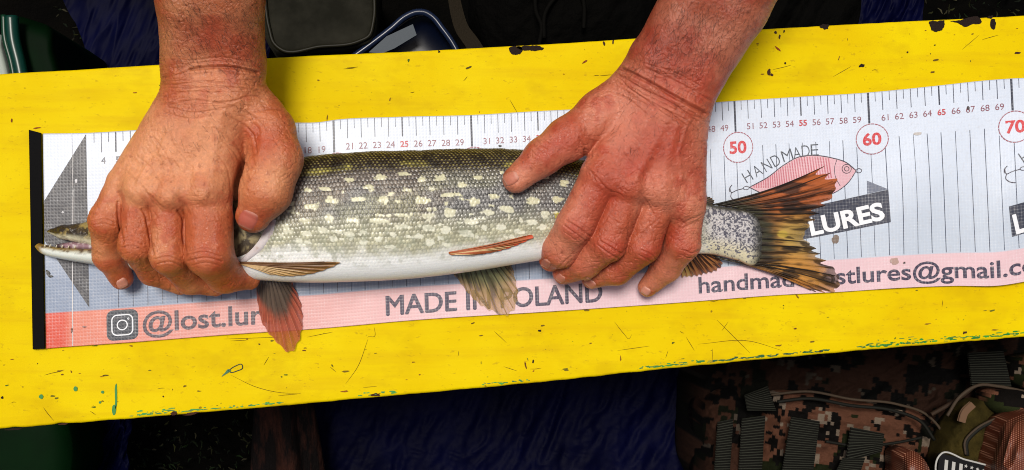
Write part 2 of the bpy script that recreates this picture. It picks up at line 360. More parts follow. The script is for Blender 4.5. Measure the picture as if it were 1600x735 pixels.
# thickness: top sheet, rim, underside
Vt = MP(U, Vv); ring = np.concatenate([np.arange(nu)*nv, (nu-1)*nv+np.arange(1, nv), np.arange(nu-2, -1, -1)*nv+nv-1, np.arange(nv-2, 0, -1)])
Vf = Vt.reshape(-1, 3); low = Vf[ring]-np.array([0, 0, .0006]); k0 = len(Vf); m_ = len(ring)
Fr = np.stack([ring, k0+np.arange(m_), k0+(np.arange(m_)+1) % m_, np.roll(ring, -1)], -1)
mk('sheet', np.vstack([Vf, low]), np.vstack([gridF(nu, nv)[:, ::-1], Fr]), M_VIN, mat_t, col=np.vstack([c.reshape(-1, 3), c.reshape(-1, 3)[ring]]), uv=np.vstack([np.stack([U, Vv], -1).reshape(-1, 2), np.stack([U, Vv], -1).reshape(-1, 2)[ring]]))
INK = (.045, .05, .075)
def ink(name, uvl, F, col, dz=.00015, **tags):
    uvl = np.asarray(uvl, float); return mk(name, MP(uvl[:, 0], uvl[:, 1], dz), F, M_VIN, mat_t, col=np.array(col), uv=uvl, smooth=False, **tags)
def strip(pts, wd):
    pts = np.asarray(pts, float); T = np.gradient(pts, axis=0); T /= np.linalg.norm(T, axis=1)[:, None]; N = np.stack([-T[:, 1], T[:, 0]], -1)
    wd = np.broadcast_to(wd, (len(pts),))[:, None]; q = np.stack([pts+N*wd/2, pts-N*wd/2], 1).reshape(-1, 2); return q, gridF(len(pts), 2)
def strips(name, lst, col, dz=.00015, **t):
    Q, FF, n0 = [], [], 0
    for p, wd in lst:
        q, f = strip(p, wd); Q.append(q); FF.append(f+n0); n0 += len(q)
    return ink(name, np.vstack(Q), np.vstack(FF), col, dz, **t)
seg = lambda a, b, n: np.stack([np.linspace(a[0], b[0], n), np.linspace(a[1], b[1], n)], -1)
maj, mino = [], []
for h in range(7, 146):
    uu = h/2.
    if h % 20 == 0: maj.append((seg((uu, 0.02), (uu, 2.35), 8), .15))
    elif h % 10 == 0: maj.append((seg((uu, .02), (uu, 1.45), 6), .10))
    elif h % 2 == 0: mino.append((seg((uu, .02), (uu, 1.42), 6), .055))
    else: mino.append((seg((uu, .02), (uu, .72), 4), .045))
for m_k in maj: strips('major_tick', [m_k], INK)
strips('minor_ticks', mino, (.09, .10, .14), kind='stuff')
low_l = []
for h in range(5, 73):
    v0 = 3.5 if (h % 10) else 4.7
    if h % 10 in (1, 9): v0 = 4.1
    a = seg((h, v0), (h, BAND-.02), 26); low_l.append((a, .05 if h % 3 else .038))
for m_k in low_l: strips('long_line', [m_k], (.07, .085, .13))
def text_mesh(s, size, bold=0., wscale=1.0, shear=0, space=1.0):
    cu = bpy.data.curves.new('t', 'FONT'); cu.body = s; cu.size = size; cu.offset = bold; cu.resolution_u = 4; cu.shear = shear; cu.space_character = space; cu.fill_mode = 'FRONT'
    o = bpy.data.objects.new('t', cu); sc.collection.objects.link(o); bpy.context.view_layer.update()
    me = bpy.data.meshes.new_from_object(o.evaluated_get(bpy.context.evaluated_depsgraph_get()))
    V = np.array([v.co[:2] for v in me.vertices]); F = [tuple(p.vertices) for p in me.polygons]
    bpy.data.objects.remove(o); bpy.data.curves.remove(cu); bpy.data.meshes.remove(me); V[:, 0] *= wscale
    return V, F
def put_text(name, s, box_uv, col, bold=0., ang=0., dz=.0003, anchor='bl', width=None, height=None, dbl=0, **tags):
    """text whose ink box is fitted to width x height (cm); anchor point box_uv, ang = rise in radians"""
    V, F = text_mesh(s, 1.0, bold); lo, hi = V.min(0), V.max(0); ext = hi-lo
    sy = height/ext[1] if height else width/ext[0]; sxx = width/ext[0] if width else sy
    q = (V-lo)*[sxx, sy]
    if anchor == 'c': q = q-np.array([ext[0]*sxx, ext[1]*sy])/2
    ca, sa = math.cos(ang), math.sin(ang); x = q[:, 0]*ca-q[:, 1]*sa; y = q[:, 0]*sa+q[:, 1]*ca
    uvl = np.stack([box_uv[0]+x, box_uv[1]-y], -1)
    if dbl: n_ = len(uvl); uvl = np.vstack([uvl, uvl+[dbl, 0], uvl+[dbl/2, dbl*.6]]); dz = dz+np.repeat([0, .00005, .0001], n_); F = F+[tuple(i+n_ for i in f) for f in F]+[tuple(i+2*n_ for i in f) for f in F]
    return ink(name, uvl, F, col, dz, **tags)
RED = (.50, .07, .085)
for h in range(4, 73):
    if h % 10 == 0: continue
    s5 = h % 5 == 0
    put_text('numeral', str(h), (h+.12, 2.0), RED if s5 and h > 5 else ((.26, .10, .13) if h > 5 else (.12, .12, .15)), bold=.025 if s5 else 0., anchor='c', height=.46)
for h in range(10, 71, 10):
    a = np.linspace(0, 2*np.pi, 49); cx, cy = h+.12, 3.55
    # white disc, red ring of short dashes, red number
    q = np.vstack([[cx, cy], np.stack([cx+1.1*np.cos(a[:-1]), cy+1.1*np.sin(a[:-1])], -1)])
    ink('number_disc', q, [(0, 1+(k+1) % 48, 1+k) for k in range(48)], (.66, .72, .83), .00025)
    strips('number_ring', [(np.stack([cx+1.13*np.cos(t), cy+1.15*np.sin(t)], -1), .065) for t in [np.linspace(b, b+.19, 5) for b in np.arange(0, 6.28, .2244)]], (.36, .11, .14), .0004)
    put_text('numeral', str(h), (cx, cy), (.60, .06, .07), bold=.03, anchor='c', height=.98, width=1.32, dz=.0004)
# black triangle at the zero end
tu_, tv_ = pxuv([134.5, 67.5, 139.5], [209.5, 345, 481]); tt = np.linspace(0, 1, 40)
L1 = np.where(tt[:, None] < .5, np.array([tu_[0], tv_[0]])*(1-2*tt[:, None])+np.array([tu_[1], tv_[1]])*2*tt[:, None], np.array([tu_[1], tv_[1]])*(2-2*tt[:, None])+np.array([tu_[2], tv_[2]])*(2*tt[:, None]-1))
L2 = np.array([tu_[0], tv_[0]])*(1-tt[:, None])+np.array([tu_[2], tv_[2]])*tt[:, None]
q = L1[:, None]+(L2-L1)[:, None]*np.linspace(0, 1, 8)[None, :, None]
ink('arrow_head', q.reshape(-1, 2), gridF(40, 8), (.045, .045, .055), .00015)
# lettering on the pink band
u0, v0 = pxuv(np.array([223., 603., 1092.]), np.array([524.5, 493.5, 459.5]))
PURP = (.075, .045, .065)
put_text('lettering', '@lost.lures', (u0[0], v0[0]+.25), PURP, bold=.018, width=9.9, height=1.95)
put_text('lettering', 'MADE IN POLAND', (u0[1], v0[1]), (.06, .045, .08), bold=.0, width=float(pxuv(np.array([940.]), np.array([472.]))[0][0]-u0[1]), height=1.45, dbl=.09)
ue = float(pxuv(np.array([1594.]), np.array([440.]))[0][0])
put_text('lettering', 'handmade.lostlures@gmail.com', (u0[2], v0[2]+.38), (.055, .045, .08), bold=.016, width=(ue-u0[2])*1.118, height=1.74)
# rounded square camera icon
def rrect(cx, cy, w_, h_, r, n=6):
    pts = []
    for (sx_, sy_, a0) in ((1, 1, 0), (-1, 1, 90), (-1, -1, 180), (1, -1, 270)):
        for a in np.linspace(a0, a0+90, n): pts.append((cx+sx_*(w_/2-r)+r*math.cos(R_(a)), cy+sy_*(h_/2-r)+r*math.sin(R_(a))))
    return np.array(pts)
iu, iv = pxuv(np.array([191.]), np.array([508.])); iu, iv = float(iu[0]), float(iv[0])
q = rrect(iu, iv, 2.15, 2.15, .45); ink('camera_icon', np.vstack([[iu, iv], q]), [(0, 1+(k+1) % len(q), 1+k) for k in range(len(q))], (.03, .035, .05), .00025)
q = rrect(iu, iv, 1.42, 1.42, .36, 8); q = np.vstack([q, q[:1]]); a = np.linspace(0, 2*np.pi, 30)
strips('camera_icon_outline', [(q, .085), (np.stack([iu+.34*np.cos(a), iv+.34*np.sin(a)], -1), .08), (np.stack([iu+.42+.05*np.cos(a), iv-.42+.05*np.sin(a)], -1), .05)], (.75, .78, .82), .0004)
# lure drawing, HAND MADE and the LOST LURES banner, printed twice
def P2(pts): a = np.array(pts, float); u, v = pxuv(a[:, 0], a[:, 1]); return np.stack([u, v], -1)
def logo(du, full=True):
    ok = lambda q: (q[..., 0] < 72.4)
    topc = curve(P2([(1171,293),(1200,277),(1225,258),(1250,245),(1266,243),(1300,247),(1322,254),(1338,267)]), 46)
    botc = curve(P2([(1171,293),(1195,304),(1220,310),(1250,312),(1280,308),(1300,303),(1325,286),(1338,267)]), 46)
    q = topc[:, None]+(botc-topc)[:, None]*np.linspace(0, 1, 9)[None, :, None]; q[..., 0] += du; keep = ok(q).all(1)
    q = q[keep]; 
    if len(q) > 2: ink('lure_body', q.reshape(-1, 2), gridF(len(q), 9), (.70, .42, .47), .0002)
    st = []
    for k in range(2, 34, 1):
        a = topc[k]*.97+botc[k]*.03; b = topc[k]*.42+botc[k]*.58; st.append((seg(a+[du, 0], b+[du, 0], 5), .09))
    st = [s for s in st if ok(s[0]).all()]
    if st: strips('lure_stripes', st, (.52, .17, .21), .00028)
    L = [(topc, .07), (botc, .06), (curve(P2([(1308,249),(1304,262),(1306,278),(1313,291)]), 12), .04)]
    a = np.linspace(0, 2*np.pi, 24); e = P2([(1323, 264)])[0]
    L += [(np.stack([e[0]+r*np.cos(a), e[1]+r*np.sin(a)], -1), .05) for r in (.34, .17)]
    e = P2([(1342, 267)])[0]; L.append((np.stack([e[0]+.2*np.cos(a), e[1]+.16*np.sin(a)], -1), .05))
    e = P2([(1166, 294)])[0]; L.append((np.stack([e[0]+.22*np.cos(a), e[1]+.13*np.sin(a)], -1), .05))
    L += [(curve(P2([(1161,295),(1150,298),(1143,301),(1141,293),(1144,289)]), 16), .06), (curve(P2([(1143,301),(1142,308),(1147,313),(1155,315)]), 12), .06), (curve(P2([(1144,289),(1140,294),(1140,300)]), 8), .05)]
    L = [(p+[du, 0], w_) for p, w_ in L]; L = [(p[ok(p)], w_) for p, w_ in L]; L = [x for x in L if len(x[0]) > 3]
    if L: strips('lure_outline', L, (.06, .05, .07), .00042)
    for ch, x, y, a in (('H',1168,276,.55),('A',1183,267,.55),('N',1198,258.5,.55),('D',1212,251,.5),('M',1230,243,.32),('A',1245,239,.2),('D',1259,236,.12),('E',1273,234.5,.06)):
        p = P2([(x, y)])[0]+[du, 0]
        if p[0] < 72: put_text('lettering', ch, p, (.07, .08, .10), bold=-.012, ang=a-.06, anchor='c', height=.86, width=.78 if ch == 'M' else .58, dz=.0003)
    # dark banner
    T = P2([(1146,350),(1388,296.5)]); B = P2([(1150,396),(1392,347.5)]); n_ = 60
    q = (T[0]+(T[1]-T[0])*np.linspace(0, 1, n_)[:, None])[:, None]*(1-np.linspace(0, 1, 8))[None, :, None]+(B[0]+(B[1]-B[0])*np.linspace(0, 1, n_)[:, None])[:, None]*np.linspace(0, 1, 8)[None, :, None]
    q[..., 0] += du; q = q[ok(q).all(1)]; ink('banner', q.reshape(-1, 2), gridF(len(q), 8), (.045, .05, .075), .00018)
    tri_ = P2([(1355,303),(1354.5,282.5),(1388,296)])+[du, 0]
    if (tri_[:, 0] < 72.4).all(): ink('banner_fold', tri_, [(0, 2, 1)], (.16, .18, .24), .00018)
    pa = P2([(1268, 368.5), (1384, 342.5)]); angb = math.atan2(-(pa[1]-pa[0])[1], (pa[1]-pa[0])[0]); wl = float(np.linalg.norm(pa[1]-pa[0]))
    if full: put_text('lettering', 'LURES', pa[0]+[du, .05], (.80, .82, .86), bold=.035, ang=angb, width=wl, height=1.42, dz=.0004)
    p0 = P2([(1156, 393)])[0]+[du, 0]
    if du == 0: put_text('lettering', 'LOST', p0, (.80, .82, .86), bold=.035, ang=angb, width=4.3, height=1.42, dz=.0004)
    else: put_text('lettering', 'L', p0, (.80, .82, .86), bold=.035, ang=angb, width=.8, height=1.5, dz=.0004)
logo(0); logo(19.9, full=False)
# stains and dirt on the sheet
for (x, y, rx, ry, cc) in ((1306,376,6,6.5,(.20,.15,.12)),(1397,408,7,5,(.42,.28,.24)),(1413,411,2,1.5,(.06,.04,.03)),(75,428,3,4,(.004,.004,.004)),(73,424,2,2.5,(.004,.004,.004)),(79,432,3.5,2,(.004,.004,.004)),(781,228,3,1.6,(.01,.01,.01)),(66,279,1.5,4,(.01,.01,.01)),(1433,209,7,2.2,(.5,.47,.45)),(112,516,1.6,4,(.16,.05,.03)),(132,511,3,1.5,(.2,.06,.04)),(1513,169,2,3,(.05,.03,.03)),(119,283,2,3.5,(.55,.55,.58)),(98,332,2,2,(.5,.5,.52)),(114,302,1,8,(.35,.35,.36)),(113,255,.8,10,(.3,.3,.3))):
    b = blob(x, y, rx, ry, 0, 14, .3, x); u_, v_ = pxuv(b[:, 0], b[:, 1]); q = np.vstack([[u_.mean(), v_.mean()], np.stack([u_, v_], -1)])
    ink('stain', q, [(0, 1+(k+1) % 14, 1+k) for k in range(14)], cc, .00045)
# the crease near the zero end, lighter worn line
strips('fold_line', [(P2([(112,209),(114,300)])[[0, 1]][0]+(P2([(112,209),(114,300)])[1]-P2([(112,209),(114,300)])[0])*np.linspace(0, 1, 20)[:, None], .03), (seg(P2([(114,300)])[0], P2([(113,541)])[0], 30), .05)], (.62, .60, .60), .0004)

# ------------------------------------------------------------------ black stop strip at the zero end
mb = M('black_plastic', (.0015, .0015, .002), .7, .08); mb.bump(mb.noise(300, 3), .2, .0005)
st = thing('stop_strip', 'flat matt black stop strip at the zero end of the mat', 'stop strip', P(56, 375, 0))
c1 = np.array([(45,203),(64,208),(70.5,545),(51,546)], float); a = np.linspace(0, 1, 30)
Lp = c1[0]+(c1[3]-c1[0])*a[:, None]; Rp = c1[1]+(c1[2]-c1[1])*a[:, None]
prof = [(0, -.001), (0, .0022), (.06, .003), (.94, .003), (1, .0022), (1, -.001)]
V = np.stack([P((Lp+(Rp-Lp)*f)[:, 0], (Lp+(Rp-Lp)*f)[:, 1], z) for f, z in prof], 1)
mk('strip', V.reshape(-1, 3), [tuple(map(int, f)) for f in gridF(30, 6, closev=True)]+[tuple(range(6)), tuple(range(29*6, 30*6))[::-1]], mb.m, st, smooth=False)

# ------------------------------------------------------------------ the pike
fish = thing('pike', 'spotted green and silver pike lying open mouthed on the measuring mat', 'fish', P(600, 340, 0))
mf = vmat('wet_fish_skin', rough=.30, spec=.5, coat=.15); mf.rough(mf.ramp(mf.noise(60, 3), [(.3, .26), (.7, .46)])); mf.bump(mf.math('ADD', mf.noise(1400, 3, .6), mf.math('MULTIPLY', mf.noise(160, 4, .6), 1.5)), .2, .0006)
mf.set('Subsurface Weight', .08); mf.set('Subsurface Radius', (.004, .003, .002)); mf.set('Subsurface Scale', 1.)
M_FISH = mf.m
FX = [74, 82, 95, 115, 140, 170, 205, 260, 320, 370, 420, 450, 490, 540, 640, 740, 820, 870, 910, 960, 1020, 1080, 1110, 1150, 1180, 1192]
FT = [361, 357, 354, 350.5, 347, 341, 330, 310, 290, 275, 259, 250, 244.5, 240, 236, 233, 235, 241, 251, 268, 290, 311, 321, 327, 337, 350]
FB = [363, 367, 373, 378, 384, 400, 413, 424, 431, 436, 439, 441, 442, 441, 436, 424, 411, 404, 402, 400, 399, 397, 398, 407, 414, 404]
TX = [74, 90, 140, 205, 320, 420, 600, 800, 900, 1000, 1100, 1150, 1180, 1192]; TT = [.002, .0055, .010, .015, .021, .026, .0285, .026, .023, .018, .0115, .0085, .006, .003]
def fish_surf(nx, ntop, nbot):
    x = np.linspace(74.5, 1191.5, nx); t = itp(x, TX, TT); zc = t*.98+.0015
    A, B = P(x, itp(x, FX, FT), zc), P(x, itp(x, FX, FB), zc); C = (A+B)/2; Hh = (A-B)/2
    ang = np.r_[np.linspace(np.pi/2, -np.pi/2, ntop), np.linspace(-np.pi/2, -3*np.pi/2, nbot+2)[1:-1]]
    s, c_ = np.sin(ang), np.cos(ang); e = .74
    c2 = np.sign(c_)*np.abs(c_)**e
    V = C[:, None]+Hh[:, None]*s[None, :, None]; V = V+np.array([0, 0, 1.])*(t[:, None]*c2[None])[..., None]
    return x, ang, V, t
x_, a_, Vc, _ = fish_surf(220, 60, 8)
BV_FISH = BVHTree.FromPolygons([tuple(v) for v in Vc.reshape(-1, 3).tolist()], gridF(220, 68, closev=True).tolist())
def on_bvh(bv, px, py, dz=0., fallback=None):
    out = []
    for a, b in zip(np.ravel(px), np.ravel(py)):
        d = P(a, b, 0)-CC; d /= np.linalg.norm(d); h = bv.ray_cast(Vector(CC), Vector(d))[0]
        out.append((np.array(h)[2]+dz) if h is not None else (fallback if fallback is not None else np.nan))
    return np.array(out).reshape(np.shape(px))
NX, NT, NB = 1250, 300, 34
x_, a_, V, t_ = fish_surf(NX, NT, NB)
px, py = proj(V); X = np.broadcast_to(x_[:, None], px.shape)
yt, yb = itp(x_, FX, FT)[:, None], itp(x_, FX, FB)[:, None]
arc = (np.pi/2-a_)[None, :]/np.pi                      # 0 back .. 1 belly along the girth
arc = np.where(arc > 1, 2-arc, arc)
q = arc+.022*n2(X, py, .03, 3, 2)
# scales: staggered rows of overlapping domes
pitch = 5.6*(.72+.28*ss(0, .3, arc))*(1-.25*ss(900, 1150, X))
girth = np.pi*.5*(yb-yt)*.62+40
rowsn = 46; vrow = arc*rowsn+.30*n2(X, py, .045, 3); ri = np.floor(vrow); fv = vrow-ri-.5
su = X/5.8+.5*(ri % 2)+.28*n2(X, py, .09, 3, 8); fu = su-np.floor(su)-.5
dd = np.sqrt((fu*1.0)**2+(fv*1.0)**2)
cid = LAT[(np.floor(su).astype(int)) & 63, ri.astype(int) & 63, 3]
rear = ss(-.05, .45, fu)                                # rear rim of each scale
rim = ss(.27, .43, dd)
dome = np.clip(1-(dd/.62)**2, 0, 1)*(.5-.9*fu)
yspan = (yb-yt)*np.pi/2*np.sin(np.pi*np.clip(arc, 0, 1))/rowsn
scaleamt = ss(372, 430, X)*(1-ss(.66, .84, q))+.12*ss(372, 430, X)
# colours (linear base colours)
back = mix(np.broadcast_to(np.array((.022, .013, .006)), X.shape+(3,)), (.36, .31, .10), np.clip(1-dd/.30, 0, 1)**.8*(.35+.65*(cid > -.5)))
flank0 = mix(np.broadcast_to(np.array((.20, .165, .125)), X.shape+(3,)), (.15, .18, .21), .5*ss(-.1, .4, n2(X, py, .011, 2, 33)))
flank0 = mix(flank0, (.28, .28, .17), .6*ss(-.05, .4, n2(X, py, .016, 2, 61)))
flank0 = mix(flank0, (.12, .10, .09), ss(.44, .27, q)*.6)
arcring = rim*ss(-.22, .28, fu+.45*fv*np.sign(LAT[ri.astype(int) & 63, 5, 9])+.35*n2(X, py, .25, 2, 44))*.97
flank = mix(flank0, (.012, .011, .013), arcring*ss(-.75, .2, cid+.9*n2(X, py, .03, 3, 3)+.5))
flank = mix(flank, (.55, .54, .52), np.clip(1-np.hypot(fu+.12, fv)/.2, 0, 1)*.5*ss(-.3, .5, cid))
low = mix(np.broadcast_to(np.array((.44, .43, .30)), X.shape+(3,)), (.20, .20, .15), arcring*.65*(cid > -.35))
belly = np.broadcast_to(np.array((.86, .87, .85)), X.shape+(3,))
xs = [74, 420, 640, 860, 1000, 1100, 1190]
b0 = np.interp(X, xs, [.25, .28, .265, .30, .36, .25, .25]); b1 = np.interp(X, xs, [.45, .50, .54, .58, .5, .42, .45]); b2 = np.interp(X, xs, [.62, .66, .715, .74, .72, .7, .7])
c = mix(back, flank, ss(-.035, .05, q-b0)); c = mix(c, low, ss(-.08, .09, q-b1)); 
bn = n2(X, py, .06, 3, 5)*.05
c = mix(c, belly, ss(-.07, .06, q-b2+bn))
# yellow streak at the edge of the dark back, dark saddles
sy = ss(.035, .0, np.abs(q-b0+.035))*ss(.0, .3, n2(X, py, .03, 2, 12)-.02+.35*np.exp(-((X-540)/90)**2)); c = mix(c, (.52, .46, .10), sy*.75*(1-rim*.8))
sad = ss(.12, .3, n2(X*.8, py*.2, .035, 2, 21))*ss(.02, -.02, q-b0+.02); c = mix(c, (.012, .008, .006), sad*.8)
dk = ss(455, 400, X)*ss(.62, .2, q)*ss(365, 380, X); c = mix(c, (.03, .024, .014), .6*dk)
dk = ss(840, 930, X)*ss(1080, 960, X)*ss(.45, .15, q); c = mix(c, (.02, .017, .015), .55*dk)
# pale bean-shaped spots where the photograph has them
SA = [(490,207,50,18),(650,193,55,25),(775,172,75,20),(860,200,35,25),(960,193,55,22),(360,250,70,20),(265,262,40,20),(593,248,50,25),(790,262,60,22),(915,255,45,18),(398,312,70,35),(532,305,85,30),(670,308,65,38),(865,312,70,45),(293,347,70,32),(255,417,50,30),(385,408,50,42),(505,418,80,30),(640,420,100,35),(760,390,80,20),(900,390,70,28),(775,448,90,22),(348,470,55,30),(430,475,50,25),(483,487,50,28),(560,475,50,18),(905,458,60,30),(715,490,50,25),(402,518,45,30),(640,512,40,25),(155,460,40,60),(270,490,50,25),(845,500,50,25),(225,525,40,35),(560,530,50,25),(910,535,50,35),(700,555,60,25),(190,360,30,44)]
SB = [(125,195,55,28),(322,190,50,28),(235,228,45,25),(448,158,25,14),(170,285,70,28),(85,255,50,20),(303,318,65,40),(410,290,55,28),(172,375,70,50),(65,390,70,28),(475,358,75,40),(380,378,55,30),(288,422,75,30),(75,458,60,28),(445,450,55,35),(600,425,60,32),(675,380,50,30),(265,485,70,40),(160,462,40,35),(75,530,50,35),(165,545,60,25),(130,510,30,20),(540,475,60,25),(620,312,55,30),(740,308,55,28),(775,220,55,30),(680,190,30,25),(655,455,40,30),(355,455,40,25),(500,505,40,20)]
S = [(400+a/3.34, 220+b/3.34, w_/6.68, h_/6.68) for a, b, w_, h_ in SA]+[(650+a/3.34, 220+b/3.34, w_/6.68, h_/6.68) for a, b, w_, h_ in SB]
for k in range(60): S.append((random.uniform(440, 890), random.uniform(300, 385), random.uniform(2.5, 6), random.uniform(1.8, 3.2)))
for k in range(46): S.append((random.uniform(905, 1105), random.uniform(290, 385), random.uniform(4, 9), random.uniform(3, 5)))
wx = px-.45*ss(.55, .4, q)*fu*5.8+4.5*n2(px, py, .13, 3, 50); wy = py-.45*ss(.55, .4, q)*fv*yspan+4.0*n2(px, py, .13, 3, 70); sp = np.full(X.shape, 9.)
for (sx0, sy0, rw, rh) in S:
    i0, i1 = np.searchsorted(x_, [sx0-26, sx0+26]); sl = (slice(i0, i1),)
    sp[sl] = np.minimum(sp[sl], ((np.abs(wx[sl]-sx0)/rw)**2.4+(np.abs(wy[sl]-sy0-.06*(wx[sl]-sx0))/rh)**2.4))
sp[:, NT:] = 9
c = c*(1+.30*cid*scaleamt*ss(.75, .6, q))[..., None]
spm = ss(1.25, .55, sp); c = mix(c, mix(np.broadcast_to(np.array((.62, .60, .39)), X.shape+(3,)), (.76, .76, .62), ss(.45, .62, q)), spm*.96*(1-.12*rim))
spy = ss(1.3, .8, ((wx-873)/7)**2+((wy-338)/6)**2); c = mix(c, (.55, .47, .08), spy*(1-.5*rim))
# lower flank mottling
mo = ss(.12, .4, n2(X, py, .11, 3, 80))*ss(.5, .6, q)*ss(.82, .70, q); c = mix(c, (.32, .34, .25), mo*.5)
# tail root: silver with blue black flecks, cream below, brown edge above
tl = ss(1070, 1115, X); fl = .95*ss(-.05, .22, n2(X, py, .42, 3, 90)+.10*ss(.5, .2, q)+.10*ss(1120, 1190, X)-.25*ss(.55, .85, q))
tc_ = mix(np.broadcast_to(np.array((.55, .53, .53)), X.shape+(3,)), (.035, .035, .07), fl*.9)
tc_ = mix(tc_, (.66, .60, .40), ss(.52, .75, q)*(1-fl)*.9); tc_ = mix(tc_, (.05, .045, .03), ss(.24, .10, q)); tc_ = mix(tc_, (.40, .20, .06), ss(.86, .97, q)*.8)
tc_ = mix(tc_, (.05, .05, .04), ss(1164, 1186, X+9*n2(X, py, .09, 3))*.9)
c = mix(c, tc_, tl)
# head
hd = ss(400, 350, X)
hc = mix(np.broadcast_to(np.array((.05, .032, .011)), X.shape+(3,)), (.30, .22, .07), ss(.1, .4, n2(X, py, .10, 3, 31)))
hc = mix(hc, (.03, .02, .012), ss(.1, .35, n2(X, py, .09, 3, 37)+.4*ss(.25, 0, q)))
hc = mix(hc, (.58, .54, .38), ss(.52, .72, q+.05*n2(X, py, .08, 2)));
c = mix(c, hc, hd)
c = c*(1-.10*n2(X, py, .9, 2)[..., None])
# relief: domed scales, head bumps
Nn = V-(V[:, :1]+V[:, NT-1:NT])/2; Nn /= np.linalg.norm(Nn, axis=-1)[..., None]+1e-9
disp = (dome-.35)*.0006*scaleamt*(1-.6*spm)+.0006*n2(X, py, .05, 3, 6)*ss(.9, .6, q)+hd*.0009*n2(X, py, .14, 3, 71)
disp[:, NT:] = 0
V = V+Nn*disp[..., None]*ss(74, 84, X)[..., None]*ss(1192, 1180, X)[..., None]
nvv = V.shape[1]; Ff = gridF(NX, nvv, closev=True)
mk('body', V.reshape(-1, 3), [tuple(f) for f in []] or np.vstack([Ff, np.stack([np.arange(0, nvv//2-1), np.arange(1, nvv//2), nvv-1-np.arange(1, nvv//2), nvv-1-np.arange(0, nvv//2-1)], -1)]), M_FISH, fish, col=c.reshape(-1, 3))

def loft_part(name, xs, tops, bots, ths, zc, colf, mat, parent, n=90, m_=26, **tags):
    x = np.linspace(xs[0], xs[-1], n); z = itp(x, xs, zc) if not np.isscalar(zc) else np.full(n, zc); t = itp(x, xs, ths)
    A, B = P(x, itp(x, xs, tops), z), P(x, itp(x, xs, bots), z); a = np.linspace(0, 2*np.pi, m_, endpoint=False)
    V = (A+B)[:, None]/2+(A-B)[:, None]/2*np.sin(a)[None, :, None]+np.array([0, 0, 1.])*(t[:, None]*np.cos(a)[None])[..., None]
    px, py = proj(V); col = colf(np.broadcast_to(x[:, None], px.shape), np.broadcast_to((1-np.sin(a))[None]/2, px.shape), px, py)
    F = [tuple(map(int, f)) for f in gridF(n, m_, closev=True)]+[tuple(range(m_)), tuple(range((n-1)*m_, n*m_))[::-1]]
    return mk(name, V.reshape(-1, 3), F, mat, parent, col=col.reshape(-1, 3), **tags)
def jawc(x, q, px, py):
    c = mix(np.broadcast_to(np.array((.66, .70, .64)), x.shape+(3,)), (.30, .20, .05), ss(.42, .10, q+.1*n2(px, py, .15, 2)))
    c = mix(c, (.26, .15, .03), ss(76, 62, x+4*n2(px, py, .2, 2))); c = mix(c, (.10, .06, .03), ss(.0, .35, n2(px, py, .2, 3, 5))*ss(.5, .2, q)); return c
loft_part('lower_jaw', [56,60,66,75,90,110,140,175,215], [384,380.5,381.5,383.5,386.5,388,388,388,392], [387,392,397,400.5,404,408,413,419,423], [.002,.004,.0052,.006,.007,.009,.011,.013,.015], [.008,.008,.008,.008,.009,.010,.011,.013,.015], jawc, M_FISH, fish)
def mouc(x, q, px, py):
    c = mix(np.broadcast_to(np.array((.26, .15, .18)), x.shape+(3,)), (.50, .42, .44), ss(0, .4, n2(px, py, .2, 3, 3))); return mix(c, (.05, .03, .04), ss(106, 92, x))
loft_part('mouth_lining', [88,100,115,140,170], [382,380,378,378,380], [388,390,391,393,396], [.002,.004,.006,.009,.011], [.007,.008,.008,.008,.009], mouc, M_FISH, fish)
# teeth along the lower jaw
mt_ = M('tooth', (.75, .7, .55), .3)
for k, x in enumerate((70, 78, 88, 97, 107, 117)):
    mk_tube('tooth', P(np.array([x, x+.4, x+1.0]), np.array([385.6+k*.5, 383.4+k*.5, 381.6+k*.5]), np.array([.0135, .0145, .016])), [.0007, .0005, .0001], mt_.m, fish, 6)
# gill cover flap between thumb and index finger
gp = curve([(428,343),(419,364),(405,384),(388,401),(374,412)], 30); gw = np.interp(np.linspace(0, 1, 30), [0, .25, .6, .9, 1], [5.5, 9.5, 9, 6, 3])
T = np.gradient(gp, axis=0); T /= np.linalg.norm(T, axis=1)[:, None]; N2 = np.stack([-T[:, 1], T[:, 0]], -1)
off = np.linspace(-1, 1, 14); Q = gp[:, None]+N2[:, None]*(off[None, :, None]*gw[:, None, None])
zb = on_bvh(BV_FISH, Q[..., 0], Q[..., 1], 0., .02); prof_ = (.0020)*np.clip(1-np.abs(off)**2.6, 0, 1)-.001
Vg = P(Q[..., 0], Q[..., 1], zb+prof_[None]); cg = mix(np.broadcast_to(np.array((.66, .60, .60)), Q.shape[:2]+(3,)), (.42, .27, .22), ss(.0, .5, n2(Q[..., 0], Q[..., 1], .09, 3, 4))*.7)
cg = mix(cg, (.20, .13, .08), ss(.45, 1, off)[None]*ss(.4, .9, np.linspace(0, 1, 30))[:, None]*.8)
mk('gill_cover', Vg.reshape(-1, 3), gridF(30, 14), M_FISH, fish, col=cg.reshape(-1, 3))
cd = patch([(372,352),(392,360),(408,366),(398,384),(382,398),(368,402),(362,380)], 0, 40, .3, rings=6); pq = proj(cd[0]); zz = on_bvh(BV_FISH, pq[0], pq[1], .0005, .02)
mk('gill_opening', P(pq[0], pq[1], zz), cd[1], M_FISH, fish, col=mix(np.broadcast_to(np.array((.05, .035, .02)), (len(zz), 3)), (.30, .24, .12), ss(0, .4, n2(pq[0], pq[1], .16, 3, 9))))

